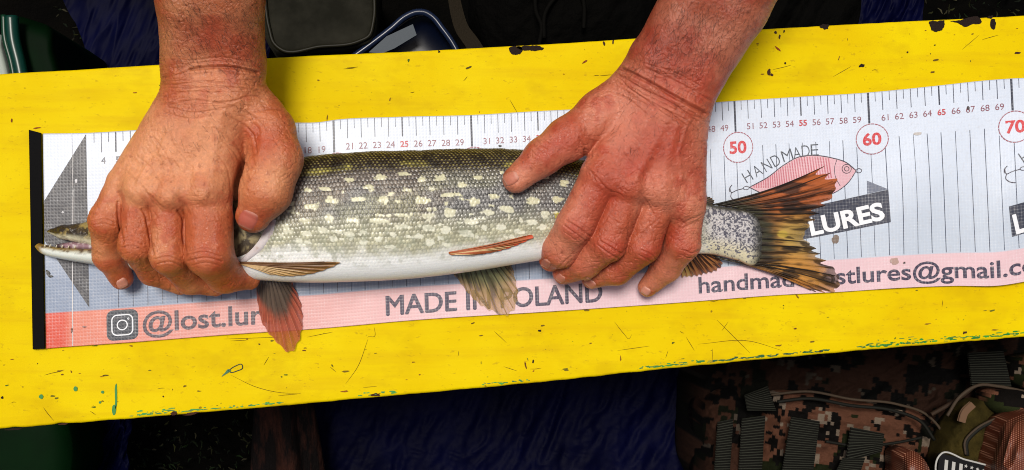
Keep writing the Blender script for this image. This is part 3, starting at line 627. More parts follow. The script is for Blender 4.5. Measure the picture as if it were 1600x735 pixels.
# fins: membrane with separate rays
mfin = M('fin_membrane', rough=.4, spec=.4); v_ = mfin.vcol(); mfin.base(v_.outputs[0]); mfin.l(v_.outputs[1], mfin.b.inputs['Alpha']); mfin.bump(mfin.noise(900, 3, .6), .25, .0004)
M_FIN = mfin.m; M_RAY = vmat('fin_ray', .4, .4, 900, .2).m
def fin(name, S, E, z0, z1, colf, nrays, bow=0, alpha=(.95, .6), rr=.0005, zf=None, nv=46, fork=.5, rip=.0005, raycol=None, tipz=1.0, notch=1.2, **tags):
    """S, E: base and tip outlines (pixels) from the first ray to the last"""
    nu = nrays*8+1; S_ = curve(S, nu); E_ = curve(E, nu); t = np.linspace(0, 1, nv); u = np.linspace(0, 1, nu)
    E_ = E_+(E_-S_)/np.linalg.norm(E_-S_, axis=1)[:, None]*(notch*np.cos(u*nrays*2*np.pi)[:, None]+notch*1.3*n2(u*nrays*1.1, 0, 1, 3)[:, None])
    D = E_-S_; Nn = np.stack([-D[:, 1], D[:, 0]], -1)
    Q = S_[:, None]+D[:, None]*t[None, :, None]+Nn[:, None]*(bow*(np.linspace(1, -1, nu))[:, None, None]*np.sin(np.pi*t)[None, :, None])
    U, T_ = np.meshgrid(u, t, indexing='ij')
    z = z0+(z1-z0)*T_ if zf is None else zf(Q[..., 0], Q[..., 1], T_)
    z = z+rip*np.cos(U*nrays*2*np.pi)*(.3+.7*T_)
    V = P(Q[..., 0], Q[..., 1], z); col, al = colf(U, T_, Q[..., 0], Q[..., 1]); al = np.clip(al, 0, 1)
    c4 = np.concatenate([col, al[..., None]], -1)
    o = mk(name, V.reshape(-1, 3), gridF(nu, nv), M_FIN, fish, col=c4.reshape(-1, 4), **tags)
    for k in range(nrays+1):
        j = min(k*8, nu-1); j2 = min(max(j, 0), nu-1); pts = V[j2]+np.array([0, 0, .00025]); L = .97
        ii = np.linspace(0, (nv-1)*L, 16).astype(int)
        rc = col[j2][ii] if raycol is None else raycol(U[j2][ii], T_[j2][ii], Q[j2][ii, 0], Q[j2][ii, 1])
        rad = rr*(1-.55*np.linspace(0, 1, 16)); Vr, Fr_ = tube(pts[ii], rad, 6, .8)
        cr = np.vstack([np.repeat(rc, 6, 0), rc[:1], rc[-1:]]); mk('fin_ray', Vr, fixF(Fr_), M_RAY, o, col=cr)
    return o
def c3(shape, c): return np.broadcast_to(np.array(c, float), shape+(3,))
def tailc(U, T, x, y):
    st = n2(U*34, T*3.0, 1, 3, 3)
    c = mix(c3(U.shape, (.50, .24, .055)), (.42, .11, .03), ss(.5, .2, U+.12*n2(x, y, .02, 2)))
    c = mix(c, (.45, .34, .10), ss(.25, .0, np.abs(U-.5))*ss(.3, .6, T)*.7)
    c = mix(c, (.52, .22, .05), ss(.84, .97, U))
    c = mix(c, (.045, .042, .022), ss(.52, .05, T+.22*st-.10*ss(.3, 0, np.abs(U-.5))))
    c = mix(c, (.02, .012, .008), ss(.06, .3, st+.04)*.85)
    c = mix(c, (.02, .015, .012), ss(.08, .28, n2(x*.5, y*2.0, .06, 2, 19))*.85)
    c = mix(c, (.50, .36, .06), ss(1.2, .6, ((x-1223)/9)**2+((y-366)/6)**2)*.8)
    a = .99-.36*ss(.5, 1, T)*ss(.42, .1, np.abs(U-.52))-.10*ss(.6, 1, T)-.28*ss(.7, 1, T)*ss(.6, .85, U)+.3*ss(.1, .35, st)
    return c, np.clip(a, .3, 1)
TS = [(1112,321),(1150,325),(1172,333),(1182,350),(1186,372),(1183,392),(1172,408),(1145,408),(1118,402)]
TE = [(1296,256),(1305,268),(1306,288),(1297,312),(1282,335),(1262,356),(1256,371),(1270,385),(1290,402),(1304,422),(1312,441),(1304,455),(1272,456)]
tf = lambda x, y, T: .0075*(1-T)**1.2+.0020+.0018*np.sin(T*3.1)+.0012*np.sin(y*.09)*T
fin('caudal_fin', TS, TE, 0, 0, tailc, 19, bow=.035, rr=.0007, zf=tf, nv=70, rip=.0006, notch=1.5,
    raycol=lambda U, T, x, y: mix(tailc(U, T, x, y)[0], (.012, .009, .007), np.full(U.shape, .92 if (int(round(U[0]*19))*7) % 5 in (0, 2) else .25)*ss(1.1, .8, T+.3*n2(x, y, .05, 2))))
def pel2c(U, T, x, y):
    st = n2(U*26, T*2.2, 1, 3, 13); c = mix(c3(U.shape, (.20, .21, .10)), (.60, .38, .12), ss(.3, .9, T+.15*st+.12*U))
    c = mix(c, (.05, .05, .025), ss(.1, .4, st)*.8); c = mix(c, (.62, .62, .55), ss(.16, .0, T)); return c, .90-.42*ss(.15, .9, T)-.2*ss(.0, .5, -st)
bz = lambda x, y, T: .0095*(1-T)**1.3+.0022+.0012*np.sin(T*3)
fin('pelvic_fin', [(703,419),(716,416),(732,413),(752,411),(774,410),(797,408)], [(712,432),(735,462),(765,485),(795,491),(808,471),(806,440),(799,411)], 0, 0, pel2c, 13, bow=.02, rr=.00050, zf=bz, notch=1.8,
    raycol=lambda U, T, x, y: mix(c3(U.shape, (.07, .06, .03)), (.42, .26, .10), ss(.4, .9, T)))
def pec2c(U, T, x, y):
    st = n2(U*22, T*2.2, 1, 3, 23); c = mix(c3(U.shape, (.12, .085, .06)), (.45, .095, .045), ss(.42, .68, T+.12*st+.16*(U-.4)))
    c = mix(c, (.07, .05, .035), ss(.1, .4, st)*.6*ss(.7, .4, T)); c = mix(c, (.30, .25, .20), ss(.14, .0, T)); return c, .94-.22*ss(.2, .9, T)-.15*ss(0, .4, -st)
fin('pectoral_fin', [(401,434),(414,436),(428,437),(442,438),(454,439)], [(402,470),(410,505),(430,532),(454,551),(467,530),(473,500),(468,468),(457,442)], 0, 0, pec2c, 12, bow=.0, rr=.00045, zf=lambda x, y, T: .013*(1-T)**1.2+.002, notch=1.6,
    raycol=lambda U, T, x, y: mix(c3(U.shape, (.09, .065, .05)), (.55, .16, .09), ss(.4, .7, T)))
def surfz(x, y, T): return on_bvh(BV_FISH, x, y, .0009, .012)+.0015*np.sin(np.clip(T, 0, 1)*2.6)
def pel1c(U, T, x, y):
    st = n2(U*20, T*2.0, 1, 3, 33); c = mix(c3(U.shape, (.36, .11, .035)), (.10, .04, .02), ss(.05, .3, st)*.85)
    c = mix(c, (.50, .32, .10), ss(.45, .8, U)); c = mix(c, (.60, .08, .03), ss(.85, .97, T)*.8); c = mix(c, (.07, .05, .02), ss(.05, .35, n2(U*18, T*2, 1, 2, 3))*ss(.5, .7, U)*.7)
    c = mix(c, (.12, .07, .04), ss(.12, .0, T)*.6); return c, np.full(U.shape, .97)-.3*ss(.8, 1, U)
fin('pelvic_fin', [(701,395),(701,395.7),(702,396.4),(703,397),(705,398)], [(826,367.5),(833,368),(834,370),(826,375),(806,384),(778,393),(742,399)], 0, 0, pel1c, 8, bow=.014, rr=.00055, zf=surfz, notch=.8, rip=.0004,
    raycol=lambda U, T, x, y: mix(c3(U.shape, (.40, .10, .03)), (.62, .42, .20), (np.sin(U*40) > .1)*1.))
def pec1c(U, T, x, y):
    st = n2(U*18, T*2.0, 1, 3, 43); c = mix(c3(U.shape, (.22, .105, .028)), (.06, .028, .012), ss(.08, .34, st)*.8)
    c = mix(c, (.56, .36, .14), ss(.45, .75, U)); c = mix(c, (.40, .2, .06), ss(.8, 1, T)*.5); return c, np.full(U.shape, .97)-.35*ss(.8, 1, U)
fin('pectoral_fin', [(373,410),(373,410.7),(374,411.4),(375,412),(377,413)], [(512,409),(531,411.5),(528,413),(512,420),(486,428),(452,432),(424,430)], 0, 0, pec1c, 8, bow=.012, rr=.00055, zf=surfz, notch=.8, rip=.0004,
    raycol=lambda U, T, x, y: mix(c3(U.shape, (.16, .07, .025)), (.62, .42, .20), (U > .42)*.9*np.ones_like(U)))
def anac(U, T, x, y):
    st = n2(U*18, T*2.0, 1, 3, 53); c = mix(c3(U.shape, (.36, .15, .05)), (.05, .02, .015), ss(.0, .25, st)*.9); c = mix(c, (.60, .40, .12), ss(.72, .9, U)); return c, np.full(U.shape, .95)-.2*ss(.6, 1, T)
fin('anal_fin', [(1108,396),(1098,397),(1086,398),(1072,400),(1058,402)], [(1124,405),(1129,412),(1122,420),(1104,427),(1084,431),(1066,433)], 0, 0, anac, 10, rr=.0006, zf=lambda x, y, T: .009*(1-T)+.003, notch=1.2,
    raycol=lambda U, T, x, y: mix(c3(U.shape, (.04, .018, .015)), (.5, .14, .05), ss(.6, 1, T)))
fin('dorsal_fin', [(1075,314),(1085,317),(1095,321)], [(1100,306),(1112,310),(1116,316),(1113,321)], 0, 0, lambda U, T, x, y: (mix(c3(U.shape, (.05, .04, .025)), (.18, .10, .05), ss(0, .3, n2(U*12, T*2, 1, 2))), np.full(U.shape, .97)), 6, rr=.0006, zf=lambda x, y, T: .013+0*T, notch=.8)

# ------------------------------------------------------------------ the person: two forearms and hands
def smin(a, b, k):
    h = np.clip(.5+.5*(b-a)/k, 0, 1); return b*(1-h)+a*h-k*h*(1-h)
def capseg(p, a, b, ra, rb):
    lo_, hi_ = np.minimum(a, b)-max(ra, rb), np.maximum(a, b)+max(ra, rb)
    gap = np.maximum(np.maximum(lo_-p.max(0), p.min(0)-hi_), 0)
    if gap @ gap > .014**2: return np.full(len(p), math.sqrt(gap @ gap)+.002)
    v = b-a; t = np.clip(((p-a) @ v)/(v @ v), 0, 1); return np.linalg.norm(p-a-t[:, None]*v, axis=1)-(ra+(rb-ra)*t)
def joints(lst):
    """(px, py, z in cm, radius in px) -> world point, radius in m"""
    return [(P(x, y, z/100.), r*pscale(x, y, z/100.)) for x, y, z, r in lst]
def chain_sdf(p, js, k):
    d = None
    for (a, ra), (b, rb) in zip(js[:-1], js[1:]):
        e = capseg(p, a, b, ra, rb); d = e if d is None else smin(d, e, k)
    return d
def hand_sdf(spec):
    palm = [joints(c) for c in spec['palm']]; fing = [joints(c) for c in spec['fingers']]; bumps = [joints([b])[0] for b in spec['bumps']]; th = joints(spec['thumb'])
    def f1(p):
        d = None
        for js in palm:
            e = chain_sdf(p, js, .004); d = e if d is None else smin(d, e, .011)
        for c, r in bumps: d = smin(d, np.linalg.norm(p-c, axis=1)-r, .012)
        F = None
        for js in fing:
            e = chain_sdf(p, js, .0035); F = e if F is None else smin(F, e, .0008)
        d = smin(d, F, spec.get('kf', .0026)); t = chain_sdf(p, th, .005); return smin(d, t, spec.get('kt', .0028))
    def f(p):
        if len(p) < 3000: return f1(p)
        return np.concatenate(list(POOL.map(f1, [p[i:i+3000] for i in range(0, len(p), 3000)])))
    return f
def surface_net(f, lo, hi, h):
    """isosurface of f inside the box, evaluated only near the surface"""
    B = 4; n = (np.ceil((hi-lo)/(h*B)).astype(int)+1)
    ax = [lo[k]+h*B*(np.arange(n[k])+.5)-.5*h for k in range(3)]
    g = np.stack(np.meshgrid(*ax, indexing='ij'), -1).reshape(-1, 3); dc = f(g).reshape(n)
    near = np.abs(dc) < h*B*1.15+.002; D = np.repeat(np.repeat(np.repeat(dc, B, 0), B, 1), B, 2).astype(np.float32)
    bi = np.argwhere(near); o = np.stack(np.meshgrid(*[np.arange(B)]*3, indexing='ij'), -1).reshape(-1, 3)
    idx = (bi[:, None]*B+o[None]).reshape(-1, 3)
    for s in range(0, len(idx), 400000):
        q = idx[s:s+400000]; D[q[:, 0], q[:, 1], q[:, 2]] = f(lo+q*h)
    ins = D < 0; sh = [slice(None, -1), slice(1, None)]
    cnt = sum(ins[sh[a], sh[b], sh[c]].astype(np.int8) for a in (0, 1) for b in (0, 1) for c in (0, 1))
    act = np.argwhere((cnt > 0) & (cnt < 8)); ids = -np.ones(cnt.shape, np.int32); ids[tuple(act.T)] = np.arange(len(act))
    acc = np.zeros((len(act), 3)); w_ = np.zeros(len(act))
    cor = [np.array([a, b, c]) for a in (0, 1) for b in (0, 1) for c in (0, 1)]
    for A_ in cor:
        for k in range(3):
            if A_[k]: continue
            B_ = A_.copy(); B_[k] = 1; va = D[tuple((act+A_).T)]; vb = D[tuple((act+B_).T)]; m = (va < 0) != (vb < 0)
            t = np.where(m, va/np.where(m, va-vb, 1), 0); acc += m[:, None]*(A_+(B_-A_)*t[:, None]); w_ += m
    V = lo+(act+acc/w_[:, None])*h; Fs = []
    for k in range(3):
        s0 = [slice(1, -1)]*3; s0[k] = slice(0, -1); s1 = list(s0); s1[k] = slice(1, None)
        a = ins[tuple(s0)]; b = ins[tuple(s1)]; u_, v_ = (k+1) % 3, (k+2) % 3
        for m, flip in ((a & ~b, False), (~a & b, True)):
            q = np.argwhere(m); off = np.ones(3, int); off[k] = 0; q = q+off
            e = np.zeros(3, int); e[u_] = 1; g_ = np.zeros(3, int); g_[v_] = 1
            quad = np.stack([ids[tuple((q-e-g_).T)], ids[tuple((q-g_).T)], ids[tuple(q.T)], ids[tuple((q-e).T)]], -1)
            Fs.append(quad[:, ::-1] if flip else quad)
    F = np.vstack(Fs); return V, F[(F >= 0).all(1)]
def subdiv(V, F):
    E_ = np.stack([F, np.roll(F, -1, 1)], -1).reshape(-1, 2); E_.sort(axis=1)
    key = E_[:, 0].astype(np.int64)*len(V)+E_[:, 1]; uq, inv = np.unique(key, return_inverse=True)
    ev = np.stack([uq//len(V), uq % len(V)], -1); n = len(V); m = len(uq)
    Vn = np.vstack([V, V[ev].mean(1), V[F].mean(1)]); e = (n+inv).reshape(-1, 4); c = n+m+np.arange(len(F))
    Fn = np.stack([np.stack([F[:, k], e[:, k], c, e[:, k-1]], -1) for k in range(4)], 1).reshape(-1, 4); return Vn, Fn
def vnorm(V, F):
    n_ = np.cross(V[F[:, 2]]-V[F[:, 0]], V[F[:, 3]]-V[F[:, 1]]); o = np.zeros_like(V)
    for k in range(3): o[:, k] = sum(np.bincount(F[:, j], n_[:, k], len(V)) for j in range(4))
    return o/(np.linalg.norm(o, axis=1)[:, None]+1e-12)
def grad(f, V, h=.0004):
    g = np.stack([f(V+np.eye(3)[k]*h)-f(V-np.eye(3)[k]*h) for k in range(3)], -1); return g/(np.linalg.norm(g, axis=1)[:, None]+1e-12)
msk = M('skin', rough=.34, spec=.52, sss=.12, sssr=(.006, .002, .001)); vs = msk.vcol()
pore = msk.noise(900, 3, .6); msk.base(msk.mixc(msk.math('MULTIPLY', msk.ramp(pore, [(.35, 1.), (.6, 0.)]), .16), vs.outputs[0], (.30, .07, .035)))
msk.rough(msk.ramp(msk.noise(70, 4, .6), [(.3, .27), (.7, .45)]))
vo = msk.n('ShaderNodeTexVoronoi', feature='DISTANCE_TO_EDGE', i_Scale=620); wv = msk.n('ShaderNodeTexCoord').outputs['Object']
msk.l(msk.mixc(.0035, wv, msk.n('ShaderNodeTexNoise', i_Scale=300).outputs['Color'], 'ADD'), vo.inputs['Vector'])
msk.bump(msk.math('ADD', msk.math('MULTIPLY', msk.ramp(vo.outputs['Distance'], [(0, 0.), (.22, 1.)]), .8), pore), .32, .0007)
M_SKIN = msk.m
M_NAIL = vmat('fingernail', .5, .35, 700, .15, sss=.15).m
mh = M('hair', (.045, .02, .008), .5); M_HAIR = mh.m

person = thing('person', 'sunburnt forearms and hands of a person pressing the fish onto the mat', 'person', P(700, -120, -.05))
LH = dict(
    palm=[[(286,-300,15,64),(300,0,8.8,55),(304,100,6.7,51),(300,150,6.2,46),(194,285,5.2,26)],
          [(352,-300,15,66),(358,0,8.8,55),(364,100,6.7,50),(364,150,6.3,48),(408,180,6.0,36)],
          [(322,140,6.4,48),(226,298,5.9,28)], [(338,140,6.5,48),(268,302,6.5,30)], [(352,145,6.5,48),(326,296,6.6,36)], [(385,180,5.6,34),(382,240,4.6,26),(368,300,4.2,20)]],
    thumb=[(375,150,6.0,40),(422,204,6.3,37),(430,250,6.6,42),(415,300,6.8,40),(396,336,6.5,28)],
    fingers=[[(192,288,5.2,25),(167,346,4.9,28.5),(171,400,3.2,25),(190,434,1.9,19)],
             [(219,302,6.0,25),(212,384,5.9,26.5),(239,424,3.1,23),(282,443,1.9,19)],
             [(263,308,6.6,27),(264,400,6.4,28),(297,436,3.3,24.5),(336,446,2.1,18)],
             [(327,305,6.6,37),(327,396,6.5,37),(352,430,4.1,29),(389,437,2.8,17)]],
    bumps=[(221,298,6.7,20),(266,304,7.4,21),(322,298,7.5,24),(430,262,6.9,36)])
RH = dict(
    palm=[[(1218,-290,15,62),(1096,-14,9.2,52),(1032,98,7.0,50),(1018,132,6.5,47),(1020,160,6.3,44),(941,272,6.2,34)],
          [(1286,-262,15,64),(1146,14,9.2,52),(1081,116,7.0,50),(1067,152,6.5,47),(1062,180,6.2,44),(1068,322,5.1,34)],
          [(1036,160,6.5,46),(985,278,6.5,30)], [(1052,170,6.5,46),(1031,290,6.2,30)], [(1000,140,6.0,42),(945,172,5.7,36)]],
    thumb=[(985,150,5.9,38),(936,180,6.0,35),(888,218,6.3,33),(847,246,6.6,28),(806,281,6.2,21.5)],
    fingers=[[(936,280,6.3,31),(899,352,5.8,29.5),(876,390,4.2,28),(861,406,2.9,19)],
             [(984,292,6.4,30),(950,380,5.6,28),(914,410,3.8,25),(881,427,2.1,17.5)],
             [(1031,300,6.1,29),(1004,384,5.2,27),(962,420,3.2,25),(925,435,1.8,16.5)],
             [(1070,318,5.2,30),(1067,380,4.6,27),(1041,418,2.8,22),(1012,449,1.5,15)]],
    bumps=[(946,276,6.9,22),(986,292,7.1,22),(1030,302,6.7,21),(1066,318,5.8,20)])
def build_arm(spec, lo, hi, creases, wr, detail, tone, step=.0009):
    f = hand_sdf(spec); V, F = surface_net(f, np.array(lo), np.array(hi), step); V, F = subdiv(V, F)
    g0 = vnorm(V, F); V = V-f(V)[:, None]*g0*.9; V = V-f(V)[:, None]*g0*.8
    N = vnorm(V, F); px, py = proj(V); up = ss(-.1, .4, N[:, 2]); p3 = V*1000.   # millimetres
    # broad anatomy, tendons and veins on the back of the hand
    d = .0007*fbm(p3*.045+3, 3)+.00022*fbm(p3*.16+9, 3)
    for pts, wd, am in detail: d = d+am*np.exp(-(polydist(px, py, pts, wd*2.6)/wd)**2)*up
    # wrist wrinkle field: ridges running across the arm, broken up by noise
    (cx, cy), ang, (s1, s2), am = wr; ca, sa = math.cos(ang), math.sin(ang)
    al = (px-cx)*ca+(py-cy)*sa; ac = -(px-cx)*sa+(py-cy)*ca
    wf = n2(al*.020+.25*n2(px, py, .02, 2), ac*.17+.5*n2(px, py, .018, 2, 8), 1, 3, 4); mask = np.exp(-(ac/s1)**2)*up
    ridge = ss(.12, .0, np.abs(wf)); d = d-am*ridge*mask
    wf2 = n2(al*.05, ac*.42, 1, 3, 14); ridge2 = ss(.10, 0, np.abs(wf2)); m2 = np.exp(-(ac/s2)**2)*up; d = d-.00010*ridge2*m2
    # cross-hatched fine skin lines everywhere
    h1 = np.abs(vn(np.stack([(px+py)*.16, (px-py)*.05, p3[:, 2]*.2], -1))); h2 = np.abs(vn(np.stack([(px-py)*.17+9, (px+py)*.06, p3[:, 2]*.2+4], -1)))
    fine = ss(.14, 0, h1)+ss(.14, 0, h2); fmask = up*(.35+.65*ss(-.1, .3, fbm(p3*.05+40, 2))); d = d-.00014*fine*fmask
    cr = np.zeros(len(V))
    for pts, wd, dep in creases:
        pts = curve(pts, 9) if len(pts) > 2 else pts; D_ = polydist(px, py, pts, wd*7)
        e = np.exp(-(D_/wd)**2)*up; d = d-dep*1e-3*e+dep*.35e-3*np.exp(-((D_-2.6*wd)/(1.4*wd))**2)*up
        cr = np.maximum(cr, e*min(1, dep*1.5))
    rdg = (ss(.13, 0, np.abs(n2(px*.7+py*.25, py*1.6, .085, 2, 31)))+ss(.12, 0, np.abs(n2(px*1.3-py*.5, py*.9+px*.3, .07, 2, 91))))*ss(-.2, .2, fbm(p3*.04+70, 2))*up
    d = d-.00026*rdg+.00010*vn(p3*.7)*up
    V = V+N*d[:, None]
    c = tone(px, py, p3, N); c = mix(c, c*np.array([.42, .30, .28]), np.clip(cr, 0, 1)*.4)  # skin colour darkened along the creases, shade painted on top of the relief
    c = mix(c, c*np.array([.74, .60, .55]), np.clip(ridge*mask*1.1, 0, 1)*.6); c = mix(c, c*np.array([.80, .70, .66]), np.clip(fine*fmask*.4+ridge2*m2*.5+rdg*.45, 0, 1)*.6)  # wrinkle grooves and fine lines get the same painted shade
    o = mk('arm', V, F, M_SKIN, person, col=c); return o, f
def skin_tone(base, tan, red, redspots, tanspots, seed):
    def g(px, py, p3, N):
        a = fbm(p3*.03+seed, 3); b = fbm(p3*.09+seed*2, 3); e = fbm(p3*.45+seed, 3)
        c = mix(np.broadcast_to(np.array(base), p3.shape), tan, ss(-.25, .35, a)*.75); c = mix(c, red, ss(.02, .4, b)*.55)
        for x, y, r, s in tanspots: c = mix(c, tan, s*np.exp(-((px-x)**2+(py-y)**2)/r**2))
        for x, y, r, s in redspots: c = mix(c, red, s*np.exp(-((px-x)**2+(py-y)**2)/r**2))
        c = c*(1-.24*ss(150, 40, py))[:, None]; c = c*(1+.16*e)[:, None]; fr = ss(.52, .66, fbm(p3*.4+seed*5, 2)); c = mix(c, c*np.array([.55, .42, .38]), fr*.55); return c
    return g
SB_, ST_, SR_ = (.50, .135, .046), (.74, .32, .15), (.45, .07, .026)
crL = [([(184,316),(184,330),(187,352),(192,380)],1.6,.6), ([(222,328),(227,336),(232,360),(240,398)],1.6,.6), ([(278,330),(284,338),(286,368),(291,400)],1.6,.7), ([(335,200),(368,225),(383,258)],1.5,.35), ([(350,178),(390,205),(400,238)],1.6,.4), ([(365,166),(405,190),(418,206)],1.5,.35), ([(345,215),(372,248),(380,290)],1.4,.3), ([(330,230),(355,262),(362,300)],1.4,.22), ([(240,215),(262,245),(272,275)],1.4,.22), ([(215,245),(236,262),(252,290)],1.4,.25), ([(262,200),(275,232),(300,262)],1.3,.2), ([(200,270),(222,290),(238,318)],1.5,.25), ([(262,168),(300,176),(350,170)],1.3,.25), ([(256,175),(290,185),(330,182)],1.2,.22),
       ([(299,109),(331,105),(372,107.5),(402,114)],2.0,1.25), ([(258,121),(280,117),(298,110)],1.5,.3), ([(304,94),(345,90),(394,99)],1.3,.22), ([(300,99),(350,97),(395,105)],1.1,.2),
       ([(334,161),(361,159),(394,150),(416,153)],1.4,.35), ([(255,152),(290,144),(345,146)],1.3,.3), ([(262,165),(300,157),(352,163)],1.2,.25), ([(270,133),(320,128),(390,134)],1.2,.25), ([(285,140),(340,136),(405,142)],1.0,.22),
       ([(399,176),(421,170),(440,172)],1.3,.35), ([(385,190),(410,184),(430,188)],1.2,.25),
       ([(293,399),(318,394),(345,401)],1.1,.34), ([(294,408),(320,403),(347,409)],1.2,.38), ([(296,393),(320,388),(340,393)],1.,.2), ([(300,415),(322,411),(344,416)],1.,.2),
       ([(243,405),(262,401),(284,408)],1.1,.34), ([(246,413),(264,409),(284,416)],1.1,.35), ([(246,398),(263,394),(282,399)],1.,.2),
       ([(188,378),(205,375),(223,382)],1.1,.34), ([(190,387),(207,384),(225,391)],1.1,.35), ([(190,371),(206,368),(222,374)],.9,.2),
       ([(145,346),(160,343),(178,347)],1.1,.2), ([(148,352),(162,350),(178,354)],1.,.2),
       ([(383,255),(387,262),(385,272),(390,280)],1.2,.35), ([(392,262),(398,266),(396,272)],1.,.25),
       ([(270,300),(285,318),(296,334)],2.2,.35), ([(228,300),(240,312),(250,322)],1.8,.25), ([(245,290),(262,300),(275,312)],1.5,.22)]
detL = [([(345,180),(318,310)],9,.0009), ([(320,190),(268,310)],8,.0008), ([(300,195),(225,300)],8,.0006), ([(400,200),(392,240)],9,-.0012), ([(296,250),(288,320)],9,-.0010), ([(250,260),(243,320)],8,-.0008), ([(215,260),(203,310)],8,-.0006),
        ([(262,205),(250,240),(228,262),(215,285)],3,.0006), ([(250,240),(275,250),(290,275)],2.6,.0005), ([(316,107),(316,60)],10,.0004), ([(256,115),(280,128)],16,.0008)]
toneL = skin_tone(SB_, ST_, SR_, [(318,345,44,.4),(330,55,36,.8),(375,80,32,.5),(265,345,26,.2),(205,370,30,.4),(150,310,26,.5),(395,345,22,.7),(330,140,50,.3),(400,220,30,.5),(315,400,26,.4),(350,445,35,.5),(192,440,16,.7),(425,220,22,.5)], [(240,225,55,.8),(300,250,50,.7),(215,260,40,.6),(430,280,30,.9),(330,180,26,.5),(262,60,30,.5)], 11)
lo = P(95, 505, .0); hi = P(500, -150, .0)
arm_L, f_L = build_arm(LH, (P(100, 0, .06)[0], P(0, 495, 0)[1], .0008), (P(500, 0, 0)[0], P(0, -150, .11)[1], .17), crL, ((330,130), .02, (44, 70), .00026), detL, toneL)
crR = [([(962,322),(945,345),(926,367),(902,391),(872,418)],1.5,.2), ([(1030,342),(993,375),(963,403),(934,424)],1.5,.2), ([(1092,345),(1055,365),(1036,391),(1008,428)],1.5,.2), ([(1000,300),(1012,320),(1026,342)],1.5,.3), ([(905,262),(912,250),(914,235)],2.,.9), ([(930,275),(955,300),(972,306)],1.4,.25), ([(975,240),(995,262),(1020,272)],1.3,.2),
       ([(972,107),(1014,129),(1052,150),(1101,178)],2.1,1.4), ([(967,117),(1009,142),(1052,163),(1090,190)],1.4,.6), ([(1010,108),(1040,120),(1080,140),(1112,158)],1.4,.32), ([(976,133),(1014,160),(1052,180),(1070,197)],1.3,.35),
       ([(958,125),(985,140),(1020,165),(1060,194)],1.1,.28), ([(1010,100),(1050,112),(1095,135)],1.,.18), ([(950,140),(985,158),(1010,178)],1.2,.25), ([(1000,150),(1040,172),(1072,196)],1.,.25), ([(1040,172),(1075,190),(1092,204)],1.1,.3),
       ([(885,345),(905,357),(923,370)],1.3,.55), ([(882,353),(900,366),(916,378)],1.1,.4), ([(893,342),(912,352),(926,362)],1.,.25), ([(880,362),(896,373),(908,383)],.9,.2),
       ([(938,377),(953,386),(970,396)],1.3,.55), ([(933,383),(950,395),(966,404)],1.1,.4), ([(945,374),(960,381),(973,389)],.9,.25),
       ([(1002,391),(1016,397),(1027,407)],1.1,.34), ([(998,398),(1010,405),(1021,411)],1.1,.35),
       ([(1070,392),(1080,396),(1092,392)],1.1,.45), ([(1066,399),(1076,404),(1086,402)],1.,.3),
       ([(832,222),(840,232),(850,238)],1.2,.35), ([(838,216),(846,226),(856,232)],1.1,.35), ([(828,232),(834,240),(842,246)],1.,.25), ([(845,212),(853,219),(861,225)],1.,.2),
       ([(915,262),(925,270),(930,282)],1.4,.3), ([(905,215),(914,230),(914,248)],1.2,.3), ([(915,200),(924,222),(924,245)],1.2,.25), ([(1085,340),(1070,348),(1058,360)],1.3,.3), ([(1098,334),(1085,342)],1.,.25)]
detR = [([(1020,180),(950,268)],8,.0008), ([(1040,190),(990,285)],8,.0009), ([(1055,200),(1030,295)],8,.0008), ([(985,262),(962,305)],8,-.0009), ([(1012,270),(1005,320)],8,-.0009), ([(1052,290),(1048,330)],8,-.0008),
        ([(1000,230),(1010,262),(1020,285)],2.8,.0004), ([(1075,190),(1060,240),(1066,280)],3,.0005), ([(925,190),(905,235)],9,-.0005)]
toneR = skin_tone((.46, .10, .045), (.66, .24, .14), (.41, .047, .022), [(940,300,40,.6),(905,355,26,.7),(1000,240,60,.6),(1020,70,50,.7),(1080,110,50,.5),(950,385,24,.5),(1020,400,24,.5),(1075,390,24,.5),(880,225,30,.6),(1070,250,40,.5),(860,410,20,.5)], [(815,285,24,.7),(880,385,26,.6),(1150,60,40,.7),(1000,200,40,.4),(925,415,30,.5)], 23)
arm_R, f_R = build_arm(RH, (P(770, 0, 0)[0], P(0, 500, 0)[1], .0008), (P(1345, 0, .1)[0]+.03, P(0, -150, .11)[1], .17), crR, ((1045,150), .48, (36, 70), .00030), detR, toneR)

